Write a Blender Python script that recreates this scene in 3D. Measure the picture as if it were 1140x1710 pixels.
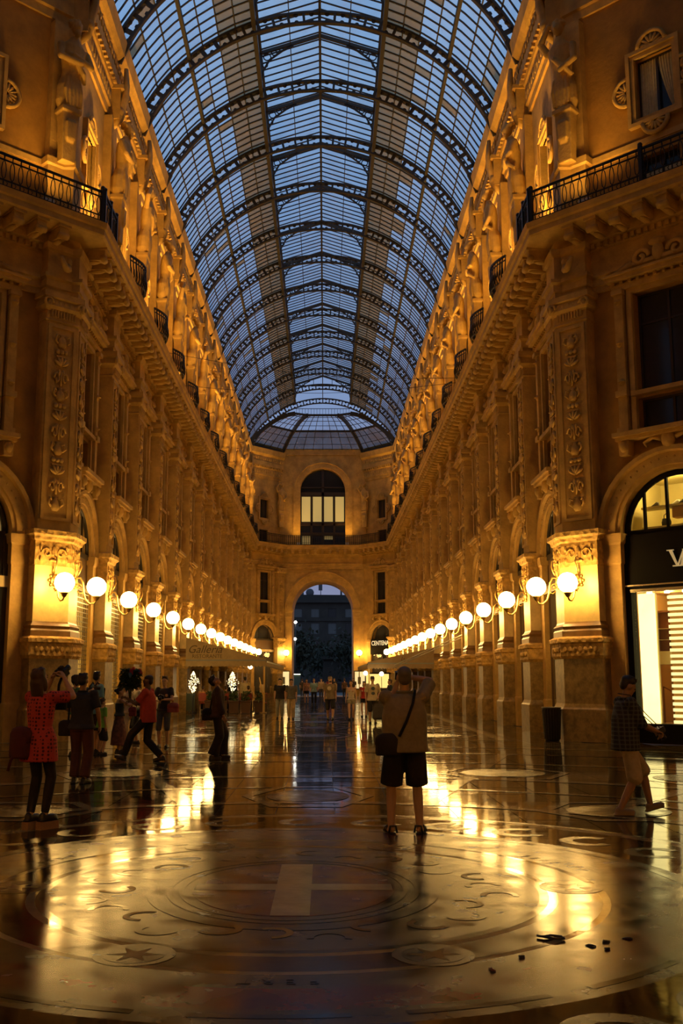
import bpy, bmesh, math, random
from mathutils import Vector, Matrix, Euler
from mathutils.geometry import tessellate_polygon

random.seed(7)
PI = math.pi
for o in list(bpy.data.objects):
    bpy.data.objects.remove(o)
SC = bpy.context.scene
C = SC.collection

# ------------------------------------------------------------------ camera
cam_d = bpy.data.cameras.new('camera')
cam = bpy.data.objects.new('camera', cam_d)
C.objects.link(cam)
cam.location = (0.25, 0.0, 1.64)
cam.rotation_euler = (math.radians(90 + 9.35), 0, 0)
cam_d.sensor_width = 36
cam_d.lens = 1700 * 36 / 1710
cam_d.shift_x = 27 / 1710
cam_d.clip_start = 0.05
cam_d.clip_end = 1000
SC.camera = cam

# ------------------------------------------------------------------ exposure and sky (dusk)
SC.view_settings.view_transform = 'Standard'
SC.view_settings.look = 'None'
SC.view_settings.exposure = 0.0
SC.view_settings.gamma = 1.0
SC.view_settings.use_curve_mapping = False
try:
    SC.cycles.max_bounces = 5
    SC.cycles.diffuse_bounces = 2
    SC.cycles.glossy_bounces = 3
    SC.cycles.transmission_bounces = 4
    SC.cycles.transparent_max_bounces = 12
    SC.cycles.sample_clamp_indirect = 4.0
    SC.cycles.caustics_reflective = False
    SC.cycles.caustics_refractive = False
except Exception:
    pass
W = bpy.data.worlds.new('dusk_sky')
SC.world = W
W.use_nodes = True
nt = W.node_tree
nt.nodes.clear()
n_out = nt.nodes.new('ShaderNodeOutputWorld')
n_bg = nt.nodes.new('ShaderNodeBackground')
n_tc = nt.nodes.new('ShaderNodeTexCoord')
n_sep = nt.nodes.new('ShaderNodeSeparateXYZ')
n_ramp = nt.nodes.new('ShaderNodeValToRGB')
n_noise = nt.nodes.new('ShaderNodeTexNoise')
n_mix = nt.nodes.new('ShaderNodeMix')
n_mix.data_type = 'RGBA'
n_r2 = nt.nodes.new('ShaderNodeValToRGB')
n_noise.inputs['Scale'].default_value = 3.0
n_noise.inputs['Detail'].default_value = 4.0
nt.links.new(n_tc.outputs['Generated'], n_sep.inputs[0])
nt.links.new(n_tc.outputs['Generated'], n_noise.inputs['Vector'])
nt.links.new(n_sep.outputs['Z'], n_ramp.inputs[0])
e = n_ramp.color_ramp.elements
e[0].position = 0.0; e[0].color = (0.23, 0.22, 0.33, 1)
e[1].position = 0.55; e[1].color = (0.20, 0.38, 0.68, 1)
x = e.new(0.12); x.color = (0.21, 0.25, 0.42, 1)
nt.links.new(n_noise.outputs['Fac'], n_r2.inputs[0])
n_r2.color_ramp.elements[0].position = 0.5; n_r2.color_ramp.elements[0].color = (0, 0, 0, 1)
n_r2.color_ramp.elements[1].position = 0.75; n_r2.color_ramp.elements[1].color = (0.5, 0.5, 0.5, 1)
nt.links.new(n_r2.outputs['Color'], n_mix.inputs['Factor'])
nt.links.new(n_ramp.outputs['Color'], n_mix.inputs['A'])
n_mix.inputs['B'].default_value = (0.40, 0.55, 0.76, 1)
nt.links.new(n_mix.outputs['Result'], n_bg.inputs['Color'])
n_bg.inputs['Strength'].default_value = 1.0
nt.links.new(n_bg.outputs[0], n_out.inputs[0])

LAMP_COL = (1.0, 0.60, 0.17)      # warm sodium-like light of the globes
GLOBE_E = 56.0
FLOOD_W = 165.0
FLOOD_COL = (1.0, 0.56, 0.12)

# ------------------------------------------------------------------ materials
MATS = {}
def mat(name, col, rough=0.6, metal=0.0, var=0.0, vscale=1.5, bump=0.0, bscale=20.0, emit=None, estr=0.0,
        spec=0.5, col2=None, voronoi=False):
    if name in MATS:
        return MATS[name]
    m = bpy.data.materials.new(name)
    m.use_nodes = True
    t = m.node_tree
    b = t.nodes['Principled BSDF']
    b.inputs['Base Color'].default_value = (*col, 1)
    b.inputs['Roughness'].default_value = rough
    b.inputs['Metallic'].default_value = metal
    b.inputs['Specular IOR Level'].default_value = spec
    if emit:
        b.inputs['Emission Color'].default_value = (*emit, 1)
        b.inputs['Emission Strength'].default_value = estr
    if var or bump:
        geo = t.nodes.new('ShaderNodeNewGeometry')
    if var:
        nz = t.nodes.new('ShaderNodeTexNoise')
        nz.inputs['Scale'].default_value = vscale
        nz.inputs['Detail'].default_value = 5
        nz.inputs['Roughness'].default_value = 0.65
        t.links.new(geo.outputs['Position'], nz.inputs['Vector'])
        r = t.nodes.new('ShaderNodeValToRGB')
        c2 = col2 or tuple(c * (1 - var) for c in col)
        r.color_ramp.elements[0].position = 0.32
        r.color_ramp.elements[0].color = (*c2, 1)
        r.color_ramp.elements[1].position = 0.66
        r.color_ramp.elements[1].color = (*(min(1, c * (1 + var * .35)) for c in col), 1)
        t.links.new(nz.outputs['Fac'], r.inputs[0])
        t.links.new(r.outputs[0], b.inputs['Base Color'])
    if bump:
        if voronoi:
            bz = t.nodes.new('ShaderNodeTexVoronoi')
            src = bz.outputs['Distance']
        else:
            bz = t.nodes.new('ShaderNodeTexNoise')
            bz.inputs['Detail'].default_value = 3
            src = bz.outputs['Fac']
        bz.inputs['Scale'].default_value = bscale
        t.links.new(geo.outputs['Position'], bz.inputs['Vector'])
        bm_ = t.nodes.new('ShaderNodeBump')
        bm_.inputs['Strength'].default_value = bump
        bm_.inputs['Distance'].default_value = 0.05
        t.links.new(src, bm_.inputs['Height'])
        t.links.new(bm_.outputs[0], b.inputs['Normal'])
    MATS[name] = m
    return m

STONE = mat('warm_limestone', (.64, .37, .085), .7, var=.35, vscale=1.2, bump=.25, bscale=14)
STUCCO = mat('ochre_stucco', (.46, .22, .03), .8, var=.4, vscale=.8, bump=.15, bscale=9)
CARVED = mat('carved_limestone', (.64, .37, .085), .7, var=.45, vscale=5, bump=.9, bscale=7, voronoi=True)
MARBLE = mat('pale_marble', (.74, .52, .19), .35, var=.25, vscale=2.5)
DARKSTONE = mat('brown_marble', (.24, .12, .03), .35, var=.4, vscale=3)
GRANITE = mat('polished_granite', (.30, .18, .05), .4, var=.5, vscale=6, bump=.05, bscale=60)
IRON = mat('black_wrought_iron', (.022, .018, .014), .4, metal=.4)
ROOFIRON = mat('dark_roof_iron', (.045, .034, .022), .55, metal=.2)
BRASS = mat('aged_brass', (.55, .36, .10), .35, metal=.8)
DARKWOOD = mat('dark_shopfront', (.03, .02, .012), .4)
WGLASS = mat('dark_window_glass', (.02, .022, .024), .08, spec=.6)
CURTAIN = mat('cream_curtain', (.62, .52, .30), .9, var=.2, vscale=8)
BLACKPANEL = mat('black_fascia', (.008, .006, .004), .75, spec=.1)
WHITE = mat('white_paint', (.75, .7, .6), .5)

def glassmat(name, tint, tr, diff, gloss_rough=.05):
    m = bpy.data.materials.new(name)
    m.use_nodes = True
    t = m.node_tree
    t.nodes.clear()
    out = t.nodes.new('ShaderNodeOutputMaterial')
    tb = t.nodes.new('ShaderNodeBsdfTransparent')
    tb.inputs[0].default_value = (*tint, 1)
    db = t.nodes.new('ShaderNodeBsdfDiffuse')
    db.inputs[0].default_value = (*diff, 1)
    gb = t.nodes.new('ShaderNodeBsdfGlossy')
    gb.inputs['Roughness'].default_value = gloss_rough
    lw = t.nodes.new('ShaderNodeLayerWeight')
    lw.inputs[0].default_value = .5
    pw = t.nodes.new('ShaderNodeMath'); pw.operation = 'POWER'; pw.inputs[1].default_value = 4.5
    t.links.new(lw.outputs['Facing'], pw.inputs[0])
    fr = t.nodes.new('ShaderNodeMath'); fr.operation = 'MULTIPLY_ADD'; fr.inputs[1].default_value = .6; fr.inputs[2].default_value = .02
    t.links.new(pw.outputs[0], fr.inputs[0])
    m1 = t.nodes.new('ShaderNodeMixShader')
    m2 = t.nodes.new('ShaderNodeMixShader')
    geo = t.nodes.new('ShaderNodeNewGeometry')
    nz = t.nodes.new('ShaderNodeTexNoise')
    nz.inputs['Scale'].default_value = .9
    nz.inputs['Detail'].default_value = 4
    t.links.new(geo.outputs['Position'], nz.inputs['Vector'])
    mr = t.nodes.new('ShaderNodeMapRange')
    mr.inputs[1].default_value = .3; mr.inputs[2].default_value = .7
    mr.inputs[3].default_value = max(0, 1 - tr - .08); mr.inputs[4].default_value = min(1, 1 - tr + .10)
    t.links.new(nz.outputs['Fac'], mr.inputs[0])
    t.links.new(mr.outputs[0], m1.inputs[0])
    t.links.new(tb.outputs[0], m1.inputs[1])
    t.links.new(db.outputs[0], m1.inputs[2])
    t.links.new(fr.outputs[0], m2.inputs[0])
    t.links.new(m1.outputs[0], m2.inputs[1])
    t.links.new(gb.outputs[0], m2.inputs[2])
    t.links.new(m2.outputs[0], out.inputs[0])
    return m
GLASS = glassmat('clear_roof_glass', (.96, .98, 1.0), .88, (.30, .24, .14))
FROST = glassmat('sooty_roof_glass', (.58, .45, .28), .42, (.30, .21, .08), .15)
DIRTY = glassmat('grimy_roof_glass', (.62, .60, .58), .30, (.12, .09, .05), .2)
PANEGLASS = glassmat('shop_glass', (1, 1, 1), .97, (.3, .3, .3), .02)

# ------------------------------------------------------------------ mesh helpers
class MB:
    def __init__(s):
        s.v = []; s.f = []; s.sm = []; s.mi = []
        s.cur = 0; s.smooth = False
    def add(s, vs, fs, smooth=None):
        b = len(s.v)
        s.v.extend([tuple(p) for p in vs])
        for f in fs:
            s.f.append(tuple(i + b for i in f))
            s.sm.append(s.smooth if smooth is None else smooth)
            s.mi.append(s.cur)
        return b
    def box(s, x0, x1, y0, y1, z0, z1):
        s.add([(x0, y0, z0), (x1, y0, z0), (x1, y1, z0), (x0, y1, z0), (x0, y0, z1), (x1, y0, z1), (x1, y1, z1), (x0, y1, z1)],
              [(0, 3, 2, 1), (4, 5, 6, 7), (0, 1, 5, 4), (1, 2, 6, 5), (2, 3, 7, 6), (3, 0, 4, 7)], False)
        return s
    def obox(s, M, sx, sy, sz):
        vs = [M @ Vector((a * sx / 2, b * sy / 2, c * sz / 2)) for c in (-1, 1) for a, b in ((-1, -1), (1, -1), (1, 1), (-1, 1))]
        s.add(vs, [(0, 3, 2, 1), (4, 5, 6, 7), (0, 1, 5, 4), (1, 2, 6, 5), (2, 3, 7, 6), (3, 0, 4, 7)], False)
        return s
    def bar(s, a, b, w, d=None):
        a = Vector(a); b = Vector(b); d = d or w
        z = (b - a); L = z.length
        if L < 1e-6: return s
        z.normalize()
        up = Vector((0, 0, 1)) if abs(z.z) < .9 else Vector((0, 1, 0))
        x = z.cross(up).normalized(); y = z.cross(x)
        M = Matrix(((x.x, y.x, z.x, (a.x + b.x) / 2), (x.y, y.y, z.y, (a.y + b.y) / 2), (x.z, y.z, z.z, (a.z + b.z) / 2), (0, 0, 0, 1)))
        return s.obox(M, w, d, L)
    def tube(s, pts, rad, seg=8, cap=True, smooth=True, squash=None):
        pts = [Vector(p) for p in pts]
        n = len(pts)
        if not isinstance(rad, (list, tuple)): rad = [rad] * n
        tang = []
        for i in range(n):
            t = pts[min(i + 1, n - 1)] - pts[max(i - 1, 0)]
            tang.append(t.normalized() if t.length > 1e-9 else Vector((0, 0, 1)))
        ref = Vector((0, 1, 0)) if abs(tang[0].y) < .8 else Vector((1, 0, 0))
        x = (ref - tang[0] * ref.dot(tang[0])).normalized()
        vs = []
        for i in range(n):
            t = tang[i]
            x = (x - t * x.dot(t))
            x = x.normalized() if x.length > 1e-6 else t.orthogonal().normalized()
            y = t.cross(x)
            for k in range(seg):
                a = 2 * PI * k / seg
                vs.append(pts[i] + (x * math.cos(a) + y * math.sin(a)) * rad[i])
        fs = []
        for i in range(n - 1):
            for k in range(seg):
                k2 = (k + 1) % seg
                fs.append((i * seg + k, i * seg + k2, (i + 1) * seg + k2, (i + 1) * seg + k))
        if cap:
            fs.append(tuple(range(seg - 1, -1, -1)))
            fs.append(tuple((n - 1) * seg + k for k in range(seg)))
        s.add(vs, fs, smooth)
        return s
    def capsule(s, a, b, ra, rb, seg=12):
        a = Vector(a); b = Vector(b)
        d = (b - a).normalized() if (b - a).length > 1e-6 else Vector((0, 0, 1))
        pts = [a - d * ra * .95, a - d * ra * .7, a - d * ra * .35, a, b, b + d * rb * .35, b + d * rb * .7, b + d * rb * .95]
        return s.tube(pts, [ra * .3, ra * .71, ra * .94, ra, rb, rb * .94, rb * .71, rb * .3], seg)
    def ell(s, c, rx, ry, rz, nu=12, nv=8, M=None):
        c = Vector(c)
        vs = [(0, 0, 1)]
        for j in range(1, nv):
            a = PI * j / nv
            for i in range(nu):
                b = 2 * PI * i / nu
                vs.append((math.sin(a) * math.cos(b), math.sin(a) * math.sin(b), math.cos(a)))
        vs.append((0, 0, -1))
        out = []
        for p in vs:
            q = Vector((p[0] * rx, p[1] * ry, p[2] * rz))
            if M is not None: q = M @ q
            out.append(q + c)
        fs = [(0, 1 + i, 1 + (i + 1) % nu) for i in range(nu)]
        for j in range(nv - 2):
            for i in range(nu):
                a = 1 + j * nu + i; b = 1 + j * nu + (i + 1) % nu
                fs.append((a, a + nu, b + nu, b))
        L = len(vs) - 1
        fs += [(L, L - nu + (i + 1) % nu, L - nu + i) for i in range(nu)]
        s.add(out, fs, True)
        return s
    def loft(s, rings, seg=20, cap=True, smooth=True, power=2.0):
        vs = []
        for (c, rx, ry) in rings:
            for k in range(seg):
                a = 2 * PI * k / seg
                ca, sa = math.cos(a), math.sin(a)
                q = 2 / power
                vs.append((c[0] + rx * math.copysign(abs(ca) ** q, ca), c[1] + ry * math.copysign(abs(sa) ** q, sa), c[2]))
        n = len(rings); fs = []
        for i in range(n - 1):
            for k in range(seg):
                k2 = (k + 1) % seg
                fs.append((i * seg + k, i * seg + k2, (i + 1) * seg + k2, (i + 1) * seg + k))
        if cap:
            fs.append(tuple(range(seg - 1, -1, -1)))
            fs.append(tuple((n - 1) * seg + k for k in range(seg)))
        s.add(vs, fs, smooth)
        return s
    def lathe(s, prof, c=(0, 0, 0), seg=16, smooth=True):
        return s.loft([((c[0], c[1], c[2] + z), r, r) for r, z in prof], seg, True, smooth)
    def prism(s, poly, y0, y1):
        # polygon of (x, z) extruded along y
        n = len(poly)
        vs = [(x, y0, z) for x, z in poly] + [(x, y1, z) for x, z in poly]
        tri = tessellate_polygon([[Vector((x, z, 0)) for x, z in poly]])
        fs = [tuple(t) for t in tri] + [tuple(i + n for i in reversed(t)) for t in tri]
        fs += [(i, (i + 1) % n, (i + 1) % n + n, i + n) for i in range(n)]
        s.add(vs, fs, False)
        return s
    def plan(s, poly, prof):
        # stack of offset plan polygons: prof = [(z, e)...], poly = ccw (x, y)
        n = len(poly)
        def off(e):
            out = []
            for i in range(n):
                p0 = Vector(poly[i - 1]); p1 = Vector(poly[i]); p2 = Vector(poly[(i + 1) % n])
                d1 = (p1 - p0).normalized(); d2 = (p2 - p1).normalized()
                n1 = Vector((d1.y, -d1.x)); n2 = Vector((d2.y, -d2.x))
                out.append(p1 + (n1 + n2) * (e / (1 + n1.dot(n2))))
            return out
        vs = []
        for z, e in prof:
            vs += [(q.x, q.y, z) for q in off(e)]
        m = len(prof); fs = []
        for i in range(m - 1):
            for k in range(n):
                k2 = (k + 1) % n
                fs.append((i * n + k, i * n + k2, (i + 1) * n + k2, (i + 1) * n + k))
        fs.append(tuple(range(n - 1, -1, -1)))
        fs.append(tuple((m - 1) * n + k for k in range(n)))
        s.add(vs, fs, False)
        return s
    def sweep(s, prof, path):
        # prof = closed polygon [(d, z)], path = [(x, y)], d measured to the right of travel
        P = [Vector(p) for p in path]; n = len(P); vs = []
        for i in range(n):
            if i == 0: d = (P[1] - P[0]).normalized(); m = Vector((d.y, -d.x))
            elif i == n - 1: d = (P[-1] - P[-2]).normalized(); m = Vector((d.y, -d.x))
            else:
                d1 = (P[i] - P[i - 1]).normalized(); d2 = (P[i + 1] - P[i]).normalized()
                n1 = Vector((d1.y, -d1.x)); n2 = Vector((d2.y, -d2.x))
                m = (n1 + n2) / (1 + n1.dot(n2))
            for dd, z in prof:
                q = P[i] + m * dd
                vs.append((q.x, q.y, z))
        k = len(prof); fs = []
        for i in range(n - 1):
            for j in range(k):
                j2 = (j + 1) % k
                fs.append((i * k + j, i * k + j2, (i + 1) * k + j2, (i + 1) * k + j))
        s.add(vs, fs, False)
        return s
    def panel(s, outer, holes, y, depth):
        # wall face at y with holes, reveals going back by depth; (x, z) loops
        loops = [outer] + holes
        tri = tessellate_polygon([[Vector((a, b, 0)) for a, b in l] for l in loops])
        flat = [(a, y, b) for l in loops for a, b in l]
        b0 = s.add(flat, [], False)
        fx = []
        for t in tri:
            p = [Vector((flat[i][0], flat[i][2])) for i in t]
            cr = (p[1] - p[0]).cross(p[2] - p[0])
            fx.append(tuple(t) if cr > 0 else tuple(reversed(t)))
        for t in fx:
            s.f.append(tuple(i + b0 for i in t)); s.sm.append(False); s.mi.append(s.cur)
        for l in holes:
            n = len(l)
            vs = [(a, y, b) for a, b in l] + [(a, y + depth, b) for a, b in l]
            s.add(vs, [(i, (i + 1) % n, (i + 1) % n + n, i + n) for i in range(n)], False)
        return s
    def mesh(s, name):
        me = bpy.data.meshes.new(name)
        me.from_pydata(s.v, [], s.f)
        if any(s.sm):
            me.polygons.foreach_set('use_smooth', s.sm)
        if any(s.mi):
            me.polygons.foreach_set('material_index', s.mi)
        me.update()
        return me
    def build(s, name, m, parent=None, loc=(0, 0, 0), rz=0.0):
        return put(s.mesh(name), name, m, parent, loc, rz)

def put(me, name, m=None, parent=None, loc=(0, 0, 0), rz=0.0, rot=None):
    if m is not None and not me.materials:
        for q in (m if isinstance(m, (list, tuple)) else [m]):
            me.materials.append(q)
    o = bpy.data.objects.new(name, me)
    C.objects.link(o)
    if parent is not None: o.parent = parent
    o.location = loc
    o.rotation_euler = rot if rot is not None else (0, 0, rz)
    return o

def tag(o, label=None, cat=None, group=None, kind=None):
    if label: o['label'] = label
    if cat: o['category'] = cat
    if group: o['group'] = group
    if kind: o['kind'] = kind
    return o

def thing(name, label, cat, loc=(0, 0, 0), rz=0.0, group=None):
    o = bpy.data.objects.new(name, None)
    o.empty_display_size = .1
    C.objects.link(o)
    o.location = loc; o.rotation_euler = (0, 0, rz)
    return tag(o, label, cat, group)

def copy_tree(o, parent=None, loc=None, rz=None):
    c = o.copy(); C.objects.link(c)
    if parent is not None or o.parent is not None: c.parent = parent
    if loc is not None: c.location = loc
    if rz is not None: c.rotation_euler = (0, 0, rz)
    for ch in list(o.children):
        copy_tree(ch, c)
    return c

ORD = ['first', 'second', 'third', 'fourth', 'fifth', 'sixth', 'seventh', 'eighth', 'ninth', 'tenth', 'eleventh', 'twelfth',
       'thirteenth', 'fourteenth', 'fifteenth', 'sixteenth']

def arc(cx, cz, r, a0, a1, n):
    return [(cx + r * math.cos(a0 + (a1 - a0) * i / n), cz + r * math.sin(a0 + (a1 - a0) * i / n)) for i in range(n + 1)]

# a scratch scene in which modifiers and text are evaluated
TMP = bpy.data.scenes.new('scratch')
def evaluate(ob, name):
    TMP.collection.objects.link(ob)
    dg = TMP.view_layers[0].depsgraph
    TMP.view_layers[0].update()
    dg = TMP.view_layers[0].depsgraph
    dg.update()
    me = bpy.data.meshes.new_from_object(ob.evaluated_get(dg), depsgraph=dg)
    me.name = name
    TMP.collection.objects.unlink(ob)
    d = ob.data
    bpy.data.objects.remove(ob)
    return me
def remesh(mb, name, voxel, smooth=4, fac=.5):
    ob = bpy.data.objects.new('scratch_' + name, mb.mesh(name + '_raw'))
    r = ob.modifiers.new('r', 'REMESH'); r.mode = 'VOXEL'; r.voxel_size = voxel; r.use_smooth_shade = True
    if smooth:
        q = ob.modifiers.new('s', 'SMOOTH'); q.factor = fac; q.iterations = smooth
    return evaluate(ob, name)
def text_mesh(txt, size, name, extrude=.01, shear=0.0, offset=0.0):
    cu = bpy.data.curves.new(name, 'FONT')
    cu.body = txt; cu.size = size; cu.extrude = extrude; cu.shear = shear; cu.offset = offset
    cu.align_x = 'CENTER'; cu.align_y = 'CENTER'; cu.resolution_u = 3
    return evaluate(bpy.data.objects.new('scratch_' + name, cu), name)

# ================================================================== the gallery: plan
P = 4.9; NB = 14; Y0 = 28.5; YE = Y0 + NB * P          # bay pitch, bays, first pier axis, end of the arm
HX = 7.3                                               # half width between the wall planes
CORN = Vector((HX, 28.39))                             # where the diagonal octagon wall meets the arm wall
CHX, CHY = 4.05, YE + 3.7                              # far end: chamfer corner
PATH = [(-19.3, 16.39), (-HX, 28.39), (-HX, YE), (-CHX, CHY), (CHX, CHY), (HX, YE), (HX, 28.39), (19.3, 16.39)]
ZB = 14.75                                             # top of the main cornice
ZT = 24.2                                              # top of the upper cornice

def wall_obj(name, mb, m, loc, rz):
    o = mb.build(name, m, None, loc, rz)
    return tag(o, None, None, None, 'structure')

# ---------------------------------------------------------------- floor
FLOORBASE = mat('floor_bed', (.10, .065, .025), .3, var=.3, vscale=.7)
def floormat(name, col, rough=.065):
    m = mat(name, col, rough, var=.35, vscale=1.6, spec=.11)
    t = m.node_tree
    b = t.nodes['Principled BSDF']
    geo = t.nodes.new('ShaderNodeNewGeometry')
    nz = t.nodes.new('ShaderNodeTexNoise'); nz.inputs['Scale'].default_value = 3.5; nz.inputs['Detail'].default_value = 4
    t.links.new(geo.outputs['Position'], nz.inputs['Vector'])
    mr = t.nodes.new('ShaderNodeMapRange')
    mr.inputs[1].default_value = .3; mr.inputs[2].default_value = .75
    mr.inputs[3].default_value = rough * .65; mr.inputs[4].default_value = rough * 1.6
    t.links.new(nz.outputs['Fac'], mr.inputs[0]); t.links.new(mr.outputs[0], b.inputs['Roughness'])
    n2 = t.nodes.new('ShaderNodeTexNoise'); n2.inputs['Scale'].default_value = 5; n2.inputs['Detail'].default_value = 2
    t.links.new(geo.outputs['Position'], n2.inputs['Vector'])
    bp = t.nodes.new('ShaderNodeBump'); bp.inputs['Strength'].default_value = .035; bp.inputs['Distance'].default_value = .02
    t.links.new(n2.outputs['Fac'], bp.inputs['Height']); t.links.new(bp.outputs[0], b.inputs['Normal'])
    return m
SLABM = [floormat('floor_marble_tan', (.085, .052, .016)), floormat('floor_marble_grey', (.062, .040, .014)), floormat('floor_marble_brown', (.050, .026, .008))]
PALE = floormat('floor_marble_pale', (.36, .26, .10), .09)
REDM = floormat('floor_mosaic_red', (.14, .022, .008), .2)
BLUEM = floormat('floor_mosaic_blue', (.022, .022, .024), .18)
BLACKM = floormat('floor_marble_black', (.02, .016, .012), .15)
UMBER = floormat('floor_marble_umber', (.055, .024, .009), .14)
OCHRE = floormat('floor_mosaic_ochre', (.085, .054, .017), .2)

mb = MB()
mb.add([(-30, -12, -.02), (30, -12, -.02), (30, 30, -.02), (-30, 30, -.02), (-10, 30, -.02), (10, 30, -.02), (10, 112, -.02), (-10, 112, -.02)],
       [(0, 1, 2, 3), (4, 5, 6, 7)])
floor = mb.build('floor', FLOORBASE)
tag(floor, kind='structure')
piazza = MB().box(-90, 90, 112, 260, -.3, -.02).build('ground_piazza', mat('dark_asphalt', (.05, .045, .04), .7, var=.3))
tag(piazza, kind='structure')

OCX, OCY = 0.0, 8.5
slab_me = []
sw, sl = .74, .92
for i in range(3):
    q = MB()
    g = .004
    q.add([(-sw / 2 + g, -sl / 2 + g, 0), (sw / 2 - g, -sl / 2 + g, 0), (sw / 2 - g, sl / 2 - g, 0), (-sw / 2 + g, sl / 2 - g, 0),
           (-sw / 2 + g, -sl / 2 + g, -.018), (sw / 2 - g, -sl / 2 + g, -.018), (sw / 2 - g, sl / 2 - g, -.018), (-sw / 2 + g, sl / 2 - g, -.018)],
          [(0, 1, 2, 3), (4, 5, 1, 0), (5, 6, 2, 1), (6, 7, 3, 2), (7, 4, 0, 3)])
    me = q.mesh('slab'); me.materials.append(SLABM[i]); slab_me.append(me)
cells = []
ny = int((YE + 3.5 - 2.5) / sl)
for j in range(ny):
    y = 2.8 + j * sl
    half = 9 if y < 27.5 else 7.2 / sw
    for i in range(-15, 16):
        x = i * sw
        if y > 27.6 and abs(x) + sw / 2 > HX + .1: continue
        if y <= 27.6 and abs(x) > 35.6 - y - .3: continue
        if math.hypot(x - OCX, y - OCY) < 3.9: continue
        vis = abs(x - .25) < .37 * y and y > 5
        cells.append((vis, y, x))
rest = MB()
cells.sort(key=lambda c: (not c[0], c[1]))
for n, (vis, y, x) in enumerate(cells):
    k = random.choices((0, 1, 2), (5, 4, 2))[0]
    tx, ty = random.gauss(0, .0018), random.gauss(0, .0006)
    if vis and n < 300:
        put(slab_me[k], 'slab', None, floor, (x, y, random.uniform(-.0006, .0006)), rot=(tx, ty, 0))
    else:
        rest.cur = k
        z0 = random.uniform(-.0006, .0006)
        vs = []
        for a, b in ((-1, -1), (1, -1), (1, 1), (-1, 1)):
            dx, dy = a * (sw / 2 - .004), b * (sl / 2 - .004)
            vs.append((x + dx, y + dy, z0 + dy * tx - dx * ty))
        rest.add(vs, [(0, 1, 2, 3)])
o = rest.build('slabs', SLABM, floor); o['kind'] = 'stuff'

def flat(pts, z, h=.004):
    # thin flush inlay from a polygon of (x, y)
    q = MB(); n = len(pts)
    tri = tessellate_polygon([[Vector((a, b, 0)) for a, b in pts]])
    vs = [(a, b, z) for a, b in pts] + [(a, b, z - h) for a, b in pts]
    fs = []
    for t in tri:
        p = [Vector(pts[i]) for i in t]
        fs.append(tuple(t) if (p[1] - p[0]).cross(p[2] - p[0]) > 0 else tuple(reversed(t)))
    q.add(vs, fs + [(i + n, (i + 1) % n + n, (i + 1) % n, i) for i in range(n)])
    return q
def ring(cx, cy, r0, r1, z, n=72, a0=0, a1=2 * PI, ky=1.0):
    q = MB(); vs = []
    for i in range(n + 1):
        a = a0 + (a1 - a0) * i / n
        vs += [(cx + r0 * math.cos(a), cy + r0 * ky * math.sin(a), z), (cx + r1 * math.cos(a), cy + r1 * ky * math.sin(a), z)]
    q.add(vs, [(2 * i, 2 * i + 1, 2 * i + 3, 2 * i + 2) for i in range(n)])
    return q
def disc(cx, cy, rx, ry, z, n=48):
    return flat([(cx + rx * math.cos(2 * PI * i / n), cy + ry * math.sin(2 * PI * i / n)) for i in range(n)], z)
def frame_poly(pts, w, z):
    # band of width w inside a convex ccw polygon
    n = len(pts); inn = []
    for i in range(n):
        p0 = Vector(pts[i - 1]); p1 = Vector(pts[i]); p2 = Vector(pts[(i + 1) % n])
        d1 = (p1 - p0).normalized(); d2 = (p2 - p1).normalized()
        n1 = Vector((-d1.y, d1.x)); n2 = Vector((-d2.y, d2.x))
        inn.append(p1 + (n1 + n2) * (w / (1 + n1.dot(n2))))
    q = MB()
    q.add([(a, b, z) for a, b in pts] + [(a.x, a.y, z) for a in inn], [(i, (i + 1) % n, (i + 1) % n + n, i + n) for i in range(n)])
    return q
CROSSM = floormat('floor_mosaic_cream', (.50, .40, .20), .16)
# the great round mosaic with the cross of Savoy
rings = [('inlay_disc', 0, 1.92, OCHRE), ('inlay_ring', 1.92, 1.99, BLACKM), ('inlay_ring', 1.99, 2.06, PALE), ('inlay_ring', 2.06, 2.38, UMBER),
         ('inlay_ring', 2.38, 2.44, PALE), ('inlay_ring', 2.44, 2.70, OCHRE), ('inlay_ring', 2.70, 3.06, REDM), ('inlay_ring', 3.06, 3.30, OCHRE),
         ('inlay_ring', 3.30, 4.25, SLABM[2]), ('inlay_ring', 4.25, 4.42, PALE), ('inlay_ring', 4.42, 4.5, BLACKM)]
for nm, r0, r1, m in rings:
    if r0 == 0: disc(OCX, OCY, r1, r1, .004, 72).build(nm, m, floor)
    else: ring(OCX, OCY, r0, r1, .0045).build(nm, m, floor)
for i in range(18):                                    # dark dashes of the outer ring
    a = 2 * PI * (i + .1) / 18
    ring(OCX, OCY, 3.13, 3.19, .006, 10, a, a + .26).build('inlay_dash', BLACKM, floor)
for i in range(28):                                    # scroll ornament outside
    a = 2 * PI * i / 28
    ring(OCX + 3.78 * math.cos(a), OCY + 3.78 * math.sin(a), .17, .30, .006, 16, a, a + 4.6).build('inlay_scroll', OCHRE, floor)
disc(OCX, OCY, 1.15, 1.42, .006).build('shield_border', BLUEM, floor)
ring(OCX, OCY, .86, .90, .0075, ky=1.27).build('shield_line', OCHRE, floor)
ring(OCX, OCY, .96, 1.0, .0075, ky=1.24).build('shield_line', OCHRE, floor)
disc(OCX, OCY, .80, 1.02, .0075).build('shield', REDM, floor)
flat([(-.14, OCY - 1.0), (.14, OCY - 1.0), (.14, OCY + 1.0), (-.14, OCY + 1.0)], .009, .001).build('cross_bar', CROSSM, floor)
flat([(-.78, OCY - .12), (-.14, OCY - .12), (-.14, OCY + .12), (-.78, OCY + .12)], .009, .001).build('cross_arm', CROSSM, floor)
flat([(.14, OCY - .12), (.78, OCY - .12), (.78, OCY + .12), (.14, OCY + .12)], .009, .001).build('cross_arm', CROSSM, floor)
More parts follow.
